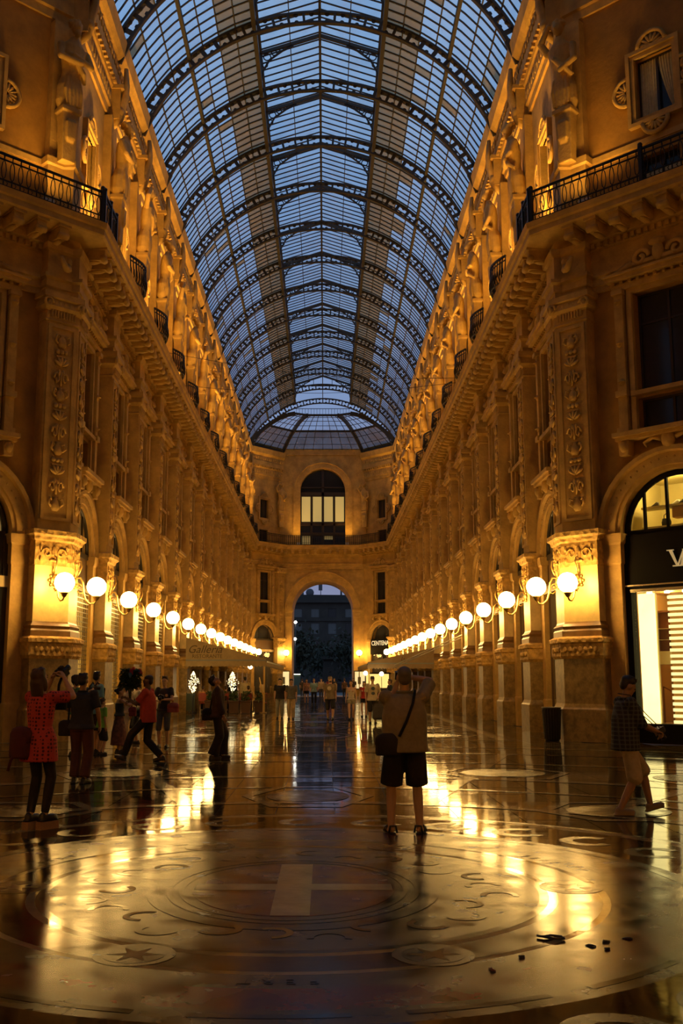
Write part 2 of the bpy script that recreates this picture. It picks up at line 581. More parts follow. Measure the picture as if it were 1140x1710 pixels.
for i in range(26):                                    # mosaic leaves and ribbons around the shield
    a = 2 * PI * i / 26 + .05
    r = 1.52 + .12 * math.sin(i * 2.3)
    c, s_ = math.cos(a), math.sin(a)
    ring(OCX + r * c, OCY + r * s_, .10, .15, .0062, 12, a + i, a + i + 3.6).build('mosaic_ribbon', (UMBER, PALE, BLUEM)[i % 3], floor)
for a in (-66, -114, 66, 114, 0, 180):
    x, y = OCX + 2.21 * math.cos(math.radians(a)), OCY + 2.21 * math.sin(math.radians(a))
    disc(x, y, .25, .25, .0065, 32).build('roundel', OCHRE, floor)
    disc(x, y, .19, .19, .0075, 32).build('roundel_field', BLUEM, floor)
    st = []
    for k in range(12):
        rr = .17 if k % 2 == 0 else .06
        st.append((x + rr * math.cos(k * PI / 6), y + rr * math.sin(k * PI / 6)))
    flat(st, .0085, .001).build('roundel_star', PALE, floor)
for w in range(3):                                     # the motto round the ring
    for i, ch in enumerate('FERT'):
        a = -PI / 2 + w * 2 * PI / 3 - (i - 1.5) * .05
        me = text_mesh(ch, .13, 'letter', .0008)
        put(me, 'letter', BLACKM, floor, (OCX + 2.57 * math.cos(a), OCY + 2.57 * math.sin(a), .0062), a - PI / 2)
# octagon and arm marquetry
def hexa(cx, cy, a, b):
    return [(cx + a, cy), (cx + a * .5, cy + b), (cx - a * .5, cy + b), (cx - a, cy), (cx - a * .5, cy - b), (cx + a * .5, cy - b)]
for (cx, cy, a, b) in ((3.95, 13.3, 1.05, .95), (-3.6, 13.3, 1.05, .95), (0.0, 15.0, .95, 1.3), (3.4, 18.6, 1.2, 1.2), (-3.4, 18.6, 1.2, 1.2), (6.4, 17.6, 1.0, 1.1), (-6.4, 17.6, 1.0, 1.1)):
    frame_poly(hexa(cx, cy, a, b), .16, .005).build('inlay_frame', PALE, floor)
    disc(cx, cy, a * .62, b * .62, .005, 32).build('inlay_disc', BLUEM, floor)
    ring(cx, cy, a * .5, a * .56, .0062, 32, ky=b / a).build('inlay_ring', OCHRE, floor)
for r0, r1, m in ((5.6, 5.85, PALE), (7.6, 7.75, UMBER), (9.3, 9.6, PALE), (12.6, 12.8, PALE), (15.2, 15.5, UMBER), (17.3, 17.5, PALE)):
    a0, a1 = (math.radians(20), math.radians(160)) if r0 > 6 else (0, 2 * PI)
    ring(OCX, OCY, r0, r1, .0042, 80, a0, a1).build('inlay_band', m, floor)
for a in (30, 52, 74, 106, 128, 150):
    c, s_ = math.cos(math.radians(a)), math.sin(math.radians(a))
    w = .13
    flat([(OCX + 5.85 * c + w * s_, OCY + 5.85 * s_ - w * c), (OCX + 15.2 * c + w * s_, OCY + 15.2 * s_ - w * c),
          (OCX + 15.2 * c - w * s_, OCY + 15.2 * s_ + w * c), (OCX + 5.85 * c - w * s_, OCY + 5.85 * s_ + w * c)], .0035, .001).build('inlay_band', PALE, floor)
for sx in (-1, 1):
    for x0, x1, m in ((5.0, 5.25, PALE), (5.25, 5.4, UMBER), (2.1, 2.25, PALE)):
        flat([(min(sx * x0, sx * x1), 28.3), (max(sx * x0, sx * x1), 28.3), (max(sx * x0, sx * x1), YE), (min(sx * x0, sx * x1), YE)], .004, .001).build('inlay_band', m, floor)
for k in range(NB + 1):
    y = Y0 + k * P
    flat([(-5.0, y - .14), (5.0, y - .14), (5.0, y + .14), (-5.0, y + .14)], .0048, .001).build('inlay_band', (PALE, UMBER)[k % 2], floor)
    if k < NB:
        for cx in (-3.6, 0, 3.6):
            frame_poly(hexa(cx, y + P / 2, 1.2, 1.5), .14, .005).build('inlay_frame', PALE if cx else OCHRE, floor)
            if k < 5: disc(cx, y + P / 2, .7, .9, .005, 24).build('inlay_disc', (BLUEM, UMBER)[k % 2], floor)

# ---------------------------------------------------------------- pilasters and piers (built from a plan polygon)
PL_PROF = {
    'plinth': ([(0, .16), (.85, .16), (.9, .12), (1.0, .08)], GRANITE),
    'pedestal': ([(1.0, .08), (2.2, .08)], GRANITE),
    'pedestal_band': ([(2.2, .10), (2.28, .15), (2.60, .15), (2.64, .20), (2.74, .20), (2.80, .10)], CARVED),
    'base_moulding': ([(2.80, .09), (2.95, .09), (3.0, .05), (3.08, .08), (3.15, .02), (3.2, 0)], DARKSTONE),
    'lower_shaft': ([(3.2, 0), (4.72, 0)], MARBLE),
    'impost_band': ([(4.72, .03), (5.38, .03), (5.42, .08), (5.50, .10), (5.56, .17), (5.68, .17), (5.72, .04)], CARVED),
}
SHAFT_PROF = [(5.72, -.04), (5.95, -.04), (11.65, -.04)]
CAP_PROF = [(11.65, -.05), (11.70, 0), (11.76, -.03), (11.98, -.03), (12.02, .04), (12.10, .10), (12.30, .06), (12.34, .14), (12.5, .14)]

def relief_mesh(w, z0, z1, seed):
    # candelabra of leaves, scrolls and little vases, mirrored about the axis, proud of the panel at y = 0
    r = random.Random(seed)
    q = MB(); z = z0 + .1; i = 0
    hw = w / 2
    while z < z1 - .25:
        k = i % 4
        if k == 0:      # seated cartouche / vase
            q.loft([((0, -.0, z), hw * .35, .05), ((0, 0, z + .1), hw * .62, .09), ((0, 0, z + .26), hw * .5, .07), ((0, 0, z + .34), hw * .18, .04), ((0, 0, z + .4), hw * .4, .05)], 10)
            for s in (-1, 1):
                q.tube([(s * hw * .55, -.02, z + .12), (s * hw * .9, -.05, z + .2), (s * hw * .8, -.06, z + .36), (s * hw * .5, -.04, z + .3)], [.03, .035, .03, .02], 6)
            z += .46
        elif k == 1:    # paired scrolls
            for s in (-1, 1):
                pts = [(s * (hw * .5 + hw * .38 * (1 - t / 11) * math.cos(t * .75)), -.03, z + .2 + .2 * (1 - t / 11) * math.sin(t * .75)) for t in range(10)]
                q.tube(pts, [.035] * 9 + [.02], 6)
                q.ell((s * hw * .25, -.02, z + .38), .05, .05, .09, 6, 5)
            q.tube([(0, -.02, z), (0, -.03, z + .42)], .03, 6)
            z += .44
        elif k == 2:    # acanthus fan
            for t in range(-2, 3):
                a = t * .5
                q.ell((math.sin(a) * hw * .55, -.03, z + .12 + .16 * math.cos(a)), .055, .055, .14, 6, 5, Matrix.Rotation(a, 3, 'Y'))
            z += .38
        else:           # band with flowers
            q.box(-hw * .7, hw * .7, -.05, .0, z, z + .05)
            for t in (-1, 0, 1):
                q.ell((t * hw * .5, -.03, z + .16), .075, .05, .075, 7, 5)
            z += .28
        i += 1
    return q.mesh('relief')
RELIEF_W = relief_mesh(.50, 6.15, 11.4, 1)
RELIEF_N = relief_mesh(.36, 6.15, 11.4, 2)
def panel_frame_mesh(w, z0, z1, t=.09):
    q = MB()
    h = w / 2
    q.box(-h, -h + t, -.05, .02, z0, z1); q.box(h - t, h, -.05, .02, z0, z1)
    q.box(-h + t, h - t, -.05, .02, z0, z0 + t); q.box(-h + t, h - t, -.05, .02, z1 - t, z1)
    return q.mesh('panel_frame')
FRAME_W = panel_frame_mesh(.86, 5.98, 11.6)
def volute_mesh():
    q = MB()
    pts = []
    for t in range(15):
        a = t * .62; r = .155 * (1 - t / 17)
        pts.append((r * math.cos(a), 0, r * math.sin(a)))
    q.tube(pts, [.045] * 13 + [.035, .03], 6)
    q.ell((0, 0, 0), .05, .05, .05, 8, 6)
    return q.mesh('volute')
VOLUTE = volute_mesh()
def eggs_mesh(w):
    q = MB()
    n = 5
    for i in range(n):
        q.ell((-w / 2 + w * (i + .5) / n, 0, 0), w / n * .4, .06, .09, 7, 5)
    n = 9
    for i in range(n):
        q.box(-w / 2 + w * (i + .3) / n, -w / 2 + w * (i + .7) / n, -.0, .04, -.40, -.2)
    return q.mesh('egg_moulding')
EGGS = eggs_mesh(.8)
def impost_relief_mesh(w):
    q = MB()
    for s in (-1, 1):
        pts = [(s * (w * .24 + w * .17 * (1 - t / 12) * math.cos(t * .7)), -.02, .17 * (1 - t / 12) * math.sin(t * .7)) for t in range(11)]
        q.tube(pts, .026, 5)
        q.ell((s * w * .43, -.01, .15), .04, .04, .09, 6, 4); q.ell((s * w * .43, -.01, -.16), .04, .04, .08, 6, 4)
    q.ell((0, -.02, .04), .075, .06, .17, 8, 6)
    q.ell((0, -.02, -.2), .14, .05, .05, 8, 5)
    return q.mesh('impost_relief')
IMPOST_RELIEF = impost_relief_mesh(.9)
BAND_RELIEF = MB()
for i in range(7):
    BAND_RELIEF.ell((-.45 + .15 * i, 0, 0), .06, .035, .09, 7, 5)
BAND_RELIEF = BAND_RELIEF.mesh('band_relief')

def pier_faces(root, faces):
    # ornaments on each exposed face: (centre x, y, rz, width)
    for (fx, fy, rz, w) in faces:
        c, s = math.cos(rz), math.sin(rz)
        def at(lx, ly, z): return (fx + lx * c - ly * s, fy + lx * s + ly * c, z)
        cap = root['cap']
        put(FRAME_W, 'panel_frame', STONE, root['shaft'], at(0, .04, 0), rz).scale.x = w / 1.0
        rl = put(RELIEF_W if w > .8 else RELIEF_N, 'relief', STONE, root['shaft'], at(0, .02, 0), rz)
        put(EGGS, 'egg_moulding', STONE, cap, at(0, -.05, 12.2), rz).scale.x = w / 1.0
        for sg in (-1, 1):
            v = put(VOLUTE, 'volute', STONE, cap, at(sg * (w / 2 + .02), -.1, 12.17), rz)
            v.scale.x = -sg
        put(IMPOST_RELIEF, 'relief', CARVED, root['impost'], at(0, -.03, 5.06), rz).scale.x = w / 1.0
        put(BAND_RELIEF, 'relief', CARVED, root['band'], at(0, -.15, 2.44), rz).scale.x = w / 1.0

PROTO = {}
def build_pier(parent, key, plan, faces, loc=(0, 0, 0)):
    if key not in PROTO:
        PROTO[key] = ({n: MB().plan(plan, pr).mesh(n) for n, (pr, m) in PL_PROF.items()}, MB().plan(plan, SHAFT_PROF).mesh('pilaster'), MB().plan(plan, CAP_PROF).mesh('capital'))
    ms, sh, cp = PROTO[key]
    shaft = put(sh, 'pilaster', STONE, parent, loc)
    d = {'shaft': shaft}
    for n, (pr, m) in PL_PROF.items():
        o = put(ms[n], n, m, shaft)
        d[n] = o
    d['cap'] = put(cp, 'capital', STONE, shaft)
    d['impost'] = shaft; d['band'] = shaft
    d['cap_o'] = d['cap']; d['cap'] = shaft
    pier_faces(d, faces)
    return shaft

PILPLAN = [(-.5, -.45), (.5, -.45), (.5, .1), (-.5, .1)]

# ---------------------------------------------------------------- bay modules, local frame: x along, room at -y
def hole_rect(cx, w, z0, z1):
    return [(cx - w / 2, z0), (cx + w / 2, z0), (cx + w / 2, z1), (cx - w / 2, z1)]
def hole_arch(cx, r, zs, z0=.0, n=16):
    return [(cx - r, z0), (cx + r, z0)] + arc(cx, zs, r, 0, PI, n)
ZS = 5.5
def arch_mesh(r0, r1, zs, proud=.16):
    q = MB()
    n = 20
    prof = [(r0, .45), (r0, -proud * .5), (r0 + .10, -proud * .5), (r0 + .12, -proud * .8), (r1 - .16, -proud * .8), (r1 - .12, -proud * 1.35), (r1, -proud * 1.35), (r1, .02)]
    vs = []; k = len(prof)
    for i in range(n + 1):
        a = PI * i / n
        for r, y in prof: vs.append((r * math.cos(a), y, zs + r * math.sin(a)))
    fs = [(i * k + j, i * k + (j + 1) % k, (i + 1) * k + (j + 1) % k, (i + 1) * k + j) for i in range(n) for j in range(k)]
    q.add(vs, [tuple(reversed(f)) for f in fs])
    for i in range(26):
        a = PI * (i + .5) / 26; r = (r0 + r1) / 2
        q.ell((r * math.cos(a), -proud * .8, zs + r * math.sin(a)), .035, .03, .035, 5, 4)
    return q.mesh('arch')
def jamb_mesh(w, zs):
    q = MB()
    pl = [(-w / 2, -.12), (w / 2, -.12), (w / 2, .45), (-w / 2, .45)]
    q.plan(pl, [(0, .03), (1.0, .03), (1.05, 0), (zs - .85, 0), (zs - .8, .03), (zs - .3, .03), (zs - .25, .07), (zs - .06, .1), (zs, .1)])
    return q.mesh('jamb')
def ledge_mesh(w, z):
    q = MB()
    q.box(-w / 2, w / 2, -.46, .05, z + .18, z + .30); q.box(-w / 2 + .05, w / 2 - .05, -.38, .05, z + .08, z + .18)
    for s in (-1, 1):
        x = s * (w / 2 - .25)
        q.prism([(x - .13, z - .32), (x + .13, z - .32), (x + .16, z + .08), (x - .16, z + .08)], -.3, .05)
        q.ell((x, -.28, z - .08), .14, .12, .17, 8, 6)
    q.ell((0, -.22, z - .05), .2, .14, .24, 10, 7)
    for s in (-1, 1):
        q.tube([(s * .2, -.2, z - .02), (s * .45, -.2, z + .06), (s * .7, -.18, z - .06), (s * .62, -.18, z - .16)], [.07, .06, .05, .04], 6)
    return q.mesh('window_ledge')
def surround_mesh(w, z0, z1, zlow):
    # side strips with roundels, sill, lintel
    q = MB()
    h = w / 2
    for s in (-1, 1):
        x0 = s * (h + .02); x1 = s * (h + .16)
        q.box(min(x0, x1), max(x0, x1), -.10, .05, zlow, z1 + .15)
        x0 = s * (h + .24); x1 = s * (h + .5)
        q.box(min(x0, x1), max(x0, x1), -.18, .05, zlow, z1 + .15)
        xm = s * (h + .37)
        q.box(xm - .17, xm + .17, -.26, .05, zlow - .02, zlow + .12); q.box(xm - .17, xm + .17, -.26, .05, z0 - .1, z0 + .06)
        q.box(xm - .17, xm + .17, -.26, .05, z1 + .02, z1 + .15)
        for zz in (z0 + .3, (z0 + z1) / 2, z1 - .2):
            q.lathe([(.02, 0), (.11, .0), (.11, .01)], (xm, -.18, zz), 10)
            q.ell((xm, -.18, zz), .1, .05, .1, 10, 6)
    q.box(-h - .1, h + .1, -.22, .05, z0 - .14, z0 - .02)
    q.box(-h - .02, h + .02, -.10, .05, z1 + .02, z1 + .15)
    return q.mesh('window_surround')
def pediment_mesh(w, z):
    q = MB()
    h = w / 2
    q.box(-h - .55, h + .55, -.18, .05, z, z + .16)
    for i in range(12):
        x = -h - .48 + (2 * h + .96) * i / 11
        q.box(x - .035, x + .035, -.24, -.1, z + .16, z + .24)
    q.box(-h - .66, h + .66, -.36, .05, z + .24, z + .36); q.box(-h - .72, h + .72, -.42, .05, z + .36, z + .42)
    for s in (-1, 1):
        pts = []
        for t in range(16):
            a = t * .55; r = .26 * (1 - t / 18)
            pts.append((s * (.52 - r * math.cos(a)), -.2, z + .74 + r * math.sin(a)))
        q.tube(pts, [.07] * 14 + [.05, .04], 6)
        q.tube([(s * .78, -.2, z + .66), (s * (h + .3), -.2, z + .52), (s * (h + .62), -.2, z + .46)], [.09, .07, .03], 6)
    q.ell((0, -.2, z + .78), .17, .14, .3, 10, 7)
    q.ell((0, -.24, z + 1.06), .26, .12, .12, 10, 6)
    return q.mesh('pediment')
def window_mesh(w, z0, z1, mull=2, rows=(.7,)):
    q = MB()
    h = w / 2; t = .06
    q.box(-h, -h + t, 0, .08, z0, z1); q.box(h - t, h, 0, .08, z0, z1)
    q.box(-h + t, h - t, 0, .08, z0, z0 + t); q.box(-h + t, h - t, 0, .08, z1 - t, z1)
    for i in range(1, mull):
        x = -h + w * i / mull
        q.box(x - .035, x + .035, 0, .08, z0 + t, z1 - t)
    for r in rows:
        z = z0 + (z1 - z0) * r
        q.box(-h + t, h - t, .01, .07, z - .03, z + .03)
    return q.mesh('window')
def pane_mesh(w, z0, z1, name='pane'):
    return MB().box(-w / 2 + .03, w / 2 - .03, .04, .06, z0 + .03, z1 - .03).mesh(name)
def curtain_mesh(w, z0, z1, fold=9, gather=0.0):
    q = MB(); n = fold * 4; vs = []
    for i in range(n + 1):
        u = i / n; x = -w / 2 + w * u
        y = .02 * math.sin(u * fold * 2 * PI)
        xb = x if not gather else w / 2 - (w / 2 - x) * (1 - gather)
        for k in range(5):
            t = k / 4
            xx = x + (xb - x) * (t ** 1.5)
            vs.append((xx, y, z1 - (z1 - z0) * t))
    fs = [(i * 5 + k, (i + 1) * 5 + k, (i + 1) * 5 + k + 1, i * 5 + k + 1) for i in range(n) for k in range(4)]
    q.add(vs, fs, True)
    return q.mesh('curtain')
# upper storey window frame: shell cartouches on four sides of a moulded frame
def cartouche_mesh(w, z0, z1):
    q = MB(); h = w / 2; t = .16
    for e, y in ((0, -.10), (.12, -.16)):
        a = h + e; b0 = z0 - e; b1 = z1 + e; tt = .11
        q.box(-a - tt, -a, y, .05, b0 - tt, b1 + tt); q.box(a, a + tt, y, .05, b0 - tt, b1 + tt)
        q.box(-a, a, y, .05, b0 - tt, b0); q.box(-a, a, y, .05, b1, b1 + tt)
    zc = (z0 + z1) / 2
    for (cx, cz, rot, R) in ((0, z1 + .22, 0, .42), (0, z0 - .22, PI, .38), (-h - .24, zc, PI / 2, .40), (h + .24, zc, -PI / 2, .40)):
        pts = []
        for i in range(11):
            a = PI * i / 10
            x, z = R * math.cos(a), R * math.sin(a)
            pts.append((cx + x * math.cos(rot) - z * math.sin(rot), -.12, cz + x * math.sin(rot) + z * math.cos(rot)))
        q.tube(pts, .07, 6)
        for i in range(7):
            a = PI * (i + .5) / 7
            x, z = R * .5 * math.cos(a), R * .5 * math.sin(a)
            M = Matrix.Rotation(-(a - PI / 2) - rot, 3, 'Y')
            q.ell((cx + x * math.cos(rot) - z * math.sin(rot), -.12, cz + x * math.sin(rot) + z * math.cos(rot)), .05, .05, R * .38, 6, 5, M)
    return q.mesh('window_frame')
def console_mesh():
    # curved bracket under the upper cornice
    q = MB()
    q.prism([(-.2, 21.2), (.2, 21.2), (.24, 22.3), (-.24, 22.3)], -.5, .1)
    q.tube([(0, -.18, 20.9), (0, -.42, 21.2), (0, -.5, 21.7), (0, -.62, 22.1), (0, -.66, 22.5), (0, -.62, 23.2)], [.08, .16, .17, .14, .12, .08], 8)
    q.ell((0, -.5, 21.5), .22, .16, .22, 8, 6)
    q.box(-.3, .3, -.62, .1, 22.3, 22.44)
    return q.mesh('console')
def modillion_mesh():
    q = MB()
    q.prism([(-.13, 13.98), (.13, 13.98), (.15, 14.28), (-.15, 14.28)], -.98, -.15)
    q.box(-.19, .19, -1.05, -.15, 14.28, 14.36)
    q.tube([(-.15, -.92, 14.05), (.15, -.92, 14.05)], .1, 8)
    q.ell((0, -.55, 13.96), .11, .28, .07, 8, 5)
    return q.mesh('modillion')
ARCH = arch_mesh(1.38, 1.90, ZS); JAMB = jamb_mesh(.50, ZS)
LEDGE = ledge_mesh(2.3, 7.62)
SURR = surround_mesh(1.3, 9.3, 12.0, 7.95); PEDI = pediment_mesh(1.3, 12.2)
WIN = window_mesh(1.3, 9.3, 12.0); WPANE = pane_mesh(1.3, 9.3, 12.0)
LOWWIN = window_mesh(1.3, 8.0, 9.05, 2, ()); LOWPANE = pane_mesh(1.3, 8.0, 9.05)
CART = cartouche_mesh(1.15, 17.35, 19.2); UWIN = window_mesh(1.15, 17.35, 19.2, 2, ()); UPANE = pane_mesh(1.15, 17.35, 19.2)
BWIN = window_mesh(1.2, 14.8, 16.2, 2, ()); BPANE = pane_mesh(1.2, 14.8, 16.2)
CONSOLE = console_mesh(); MODIL = modillion_mesh()
CURT = curtain_mesh(.5, 17.4, 19.15, 6); CURTG = curtain_mesh(.5, 17.4, 19.15, 6, .8)
PIERUP = MB().plan([(-.42, -.28), (.42, -.28), (.42, .3), (-.42, .3)], [(14.7, .05), (16.5, .05), (16.55, .12), (16.75, .12), (16.8, 0), (21.2, 0)]).mesh('upper_pilaster')
STRING = MB().box(-P / 2, P / 2, -.06, .25, 16.55, 16.72).box(-P / 2, P / 2, -.02, .25, 16.4, 16.55).mesh('string_course')
TYMP_FRAME = MB()
for x in (-.62, .62):
    TYMP_FRAME.box(x - .03, x + .03, .28, .34, ZS, ZS + math.sqrt(1.36 ** 2 - .62 ** 2))
pp = [(1.38 * math.cos(PI * i / 16), .31, ZS + 1.38 * math.sin(PI * i / 16)) for i in range(17)]
TYMP_FRAME.tube(pp, .06, 6)
TYMP_FRAME.box(-1.38, 1.38, .24, .38, ZS - .12, ZS + .04)
TYMP_FRAME = TYMP_FRAME.mesh('fanlight')
TYMP_PANE = MB().prism([(-1.36, ZS)] + [(1.36 * math.cos(PI - PI * i / 16), ZS + 1.36 * math.sin(PI * i / 16)) for i in range(17)], .33, .345).mesh('pane')
TYMP_BLIND = MB().prism([(-1.34, ZS)] + [(1.34 * math.cos(PI - PI * i / 16), ZS + 1.34 * math.sin(PI * i / 16)) for i in range(17)], .39, .41).mesh('blind')
SHOP_FRAME = MB().box(-1.38, -1.33, .27, .34, 0, ZS).box(1.33, 1.38, .27, .34, 0, ZS).box(-1.33, 1.33, .22, .4, 4.35, 4.5).box(-1.33, 1.33, .22, .4, 0, .35).box(-.03, .03, .28, .34, .35, 4.35).box(-1.26, 1.26, .28, .38, 4.5, ZS - .12).mesh('shopfront')
SHOP_PANE = MB().box(-1.26, 1.26, .30, .32, .35, 4.35).mesh('pane')
LINTEL = MB().box(-1.37, 1.37, -.12, .42, 4.30, 4.52).mesh('lintel')
gr = MB()
for i in range(13):
    x = -1.2 + 2.4 * i / 12
    gr.bar((x, .14, .05), (x, .14, 4.3), .022)
for i in range(30):
    z = .1 + 4.15 * i / 29
    gr.bar((-1.25, .14, z), (1.25, .14, z), .03)
GRILLE = gr.mesh('roller_grille')
bb = MB(); bb.add([(-1.38, .36, 0), (1.38, .36, 0), (1.38, 2.2, 0), (-1.38, 2.2, 0), (-1.38, .36, 7), (1.38, .36, 7), (1.38, 2.2, 7), (-1.38, 2.2, 7)],
                  [(0, 1, 2, 3), (7, 6, 5, 4), (1, 5, 6, 2), (2, 6, 7, 3), (3, 7, 4, 0)])
BACKBOXES = [bb.mesh('shop_interior') for _ in range(3)]
DARKROOM = mat('dim_interior', (.10, .07, .03), .9)
SHOPWOOD = mat('brown_shopfront', (.16, .08, .025), .45)
LITROOM = mat('lit_shop_interior', (.5, .35, .12), .9, emit=(1.0, .62, .12), estr=.9)
LITROOM2 = mat('lit_shop_interior_dim', (.4, .3, .12), .9, emit=(1.0, .66, .2), estr=.16)

def bay(wall, x, k, lit=0, grille=False, upper=True, low=True):
    cx = x + P / 2
    L = (cx, 0, 0)
    a = put(ARCH, 'arch', STONE, wall, L)
    for s in (-1, 1):
        put(JAMB, 'jamb', STONE, wall, (cx + s * 1.64, 0, 0))
    sf = put(SHOP_FRAME, 'shopfront', SHOPWOOD, wall, (cx, -.24, 0))
    put(SHOP_PANE, 'pane', PANEGLASS, sf)
    me = BACKBOXES[lit]
    put(me, 'shop_interior', (DARKROOM, LITROOM, LITROOM2)[lit], sf)
    put(TYMP_FRAME, 'fanlight', DARKWOOD, sf)
    put(TYMP_PANE, 'pane', PANEGLASS, sf)
    if k in (0, 1, 2, 4, 5, 8): put(TYMP_BLIND, 'blind', CURTAIN, sf)
    put(LINTEL, 'lintel', MARBLE, wall, L)
    if grille: put(GRILLE, 'roller_grille', mat('grille_steel', (.25, .2, .12), .35, metal=.7), wall, (cx, -.2, 0))
    put(LEDGE, 'window_ledge', STONE, wall, L)
    put(SURR, 'window_surround', STONE, wall, L)
    put(PEDI, 'pediment', STONE, wall, L)
    w = put(WIN, 'window', DARKWOOD, wall, (cx, .2, 0)); put(WPANE, 'pane', WGLASS, w)
    w = put(LOWWIN, 'window', DARKWOOD, wall, (cx, .2, 0)); put(LOWPANE, 'pane', WGLASS, w)
    upper_bay(wall, cx)
    for i in range(7):
        put(MODIL, 'modillion', STONE, wall, (x + P * (i + .5) / 7, 0, 0))
def upper_bay(wall, cx, curtain=None):
    c = put(CART, 'window_frame', STONE, wall, (cx, .2, 0))
    w = put(UWIN, 'window', DARKWOOD, wall, (cx, .36, 0)); put(UPANE, 'pane', WGLASS, w)
    w2 = put(BWIN, 'window', DARKWOOD, wall, (cx, .36, 0)); put(BPANE, 'pane', WGLASS, w2)
    put(STRING, 'string_course', STONE, wall, (cx, .2, 0))
    return w, w2
def bay_holes(cx):
    return [hole_arch(cx, 1.46, ZS, 0.001), hole_rect(cx, 1.3, 9.3, 12.0), hole_rect(cx, 1.3, 8.0, 9.05)]
def up_holes(cx):
    return [hole_rect(cx, 1.15, 17.35, 19.2), hole_rect(cx, 1.2, 14.8, 16.2)]

def arm_wall(name, loc, rz):
    q = MB()
    for k in range(NB):
        x = k * P
        q.panel([(x, 0), (x + P, 0), (x + P, ZB), (x, ZB)], bay_holes(x + P / 2), 0, .3)
        q.cur = 1
        q.panel([(x, ZB), (x + P, ZB), (x + P, ZT), (x, ZT)], up_holes(x + P / 2), .2, .2)
        q.cur = 0
    return wall_obj(name, q, [STUCCO, STONE], loc, rz)
wall_left = arm_wall('wall_left', (-HX, Y0, 0), PI / 2)
wall_right = arm_wall('wall_right', (HX, YE, 0), -PI / 2)
for k in range(NB):
    bay(wall_left, k * P, k, lit=(1, 1, 2, 0, 2, 2)[k % 6] if k < 9 else 2, grille=(k < 4))
    bay(wall_right, (NB - 1 - k) * P, k, lit=(0, 0, 2, 0, 0, 2)[k % 6])
for k in range(1, NB + 1):
    for wl, x in ((wall_left, k * P), (wall_right, (NB - k) * P)):
        build_pier(wl, 'pil', PILPLAN, [(0, -.45, 0, 1.0)], (x, 0, 0))
for k in range(0, NB + 1):
    for wl, x in ((wall_left, k * P), (wall_right, (NB - k) * P)):
        put(PIERUP, 'upper_pilaster', STONE, wl, (x, .2, 0))
        put(CONSOLE, 'console', STONE, wl, (x, .2, 0))

# ---------------------------------------------------------------- octagon walls (45 degrees) with the corner piers
OARCH = arch_mesh(1.58, 2.18, 5.55, .2); OJAMB = jamb_mesh(.58, 5.55)
OSURR = surround_mesh(1.8, 9.4, 12.2, 8.3); OPEDI = pediment_mesh(1.8, 12.35)
OWIN = window_mesh(1.8, 9.4, 12.2); OPANE = pane_mesh(1.8, 9.4, 12.2)
OLOW = window_mesh(1.8, 8.35, 9.2, 2, ()); OLOWP = pane_mesh(1.8, 8.35, 9.2)
OLEDGE = ledge_mesh(3.0, 7.95)
OC = 3.0
def oct_wall(name, sgn):
    # sgn -1: left (local x runs towards the corner), +1: right (local x runs away from the corner)
    q = MB()
    X = lambda s: s * sgn
    def rect(s0, s1, z0, z1): a, b = sorted((X(s0), X(s1))); return [(a, z0), (b, z0), (b, z1), (a, z1)]
    c = X(OC)
    q.panel(rect(0, 6, 0, ZB), [hole_arch(c, 1.68, 5.55, .001), hole_rect(c, 1.8, 9.4, 12.2), hole_rect(c, 1.8, 8.35, 9.2)], 0, .35)
    q.cur = 0
    q.panel(rect(0, 6, ZB, 27), [hole_rect(c, 1.15, 17.35, 19.2), hole_rect(c, 1.2, 14.8, 16.2)], .2, .25)
    q.panel(rect(6, 17, 0, ZB), [], 0, .1); q.panel(rect(6, 17, ZB, 27), [], .2, .1)
    w = wall_obj(name, q, [STUCCO], (sgn * HX, 28.39, 0), -sgn * PI / 4)
    put(OARCH, 'arch', STONE, w, (c, 0, 0))
    for s in (-1, 1): put(OJAMB, 'jamb', STONE, w, (c + s * 1.88, 0, 0))
    put(OLEDGE, 'window_ledge', STONE, w, (c, 0, 0)); put(OSURR, 'window_surround', STONE, w, (c, 0, 0)); put(OPEDI, 'pediment', STONE, w, (c, 0, 0))
    g = put(OWIN, 'window', DARKWOOD, w, (c, .25, 0)); put(OPANE, 'pane', WGLASS, g)
    g = put(OLOW, 'window', DARKWOOD, w, (c, .25, 0)); put(OLOWP, 'pane', WGLASS, g)
    ug = put(UWIN, 'window', WHITE, w, (c, .36, 0))
    put(CART, 'window_frame', STONE, w, (c, .2, 0))
    put(UPANE, 'pane', WGLASS, ug, (0, .06, 0))
    if sgn > 0:
        put(CURT, 'curtain', CURTAIN, ug, (-.27, .03, 0)); put(CURTG, 'curtain', CURTAIN, ug, (.27, .03, 0))
    bw = put(BWIN, 'window', DARKWOOD, w, (c, .4, 0)); put(BPANE, 'pane', WGLASS, bw, (0, .05, 0))
    if sgn > 0:
        for s in (-1, 1): put(MB().box(-.26, .26, .03, .04, 14.9, 15.85).mesh('blind'), 'blind', CURTAIN, bw, (s * .29, 0, 0))
    put(MB().box(-3, 3, -.06, .25, 16.55, 16.72).box(-3, 3, -.02, .25, 16.4, 16.55).mesh('string_course'), 'string_course', STONE, w, (X(3.2), .2, 0))
    for i in range(13):
        put(MODIL, 'modillion', STONE, w, (X(.75 + i * .7), 0, 0))
    # upper pier carrying the statue
    put(PIERUP, 'upper_pilaster', STONE, w, (X(.42), .2, 0))
    return w
wall_oct_left = oct_wall('wall_octagon_left', -1)
wall_oct_right = oct_wall('wall_octagon_right', 1)
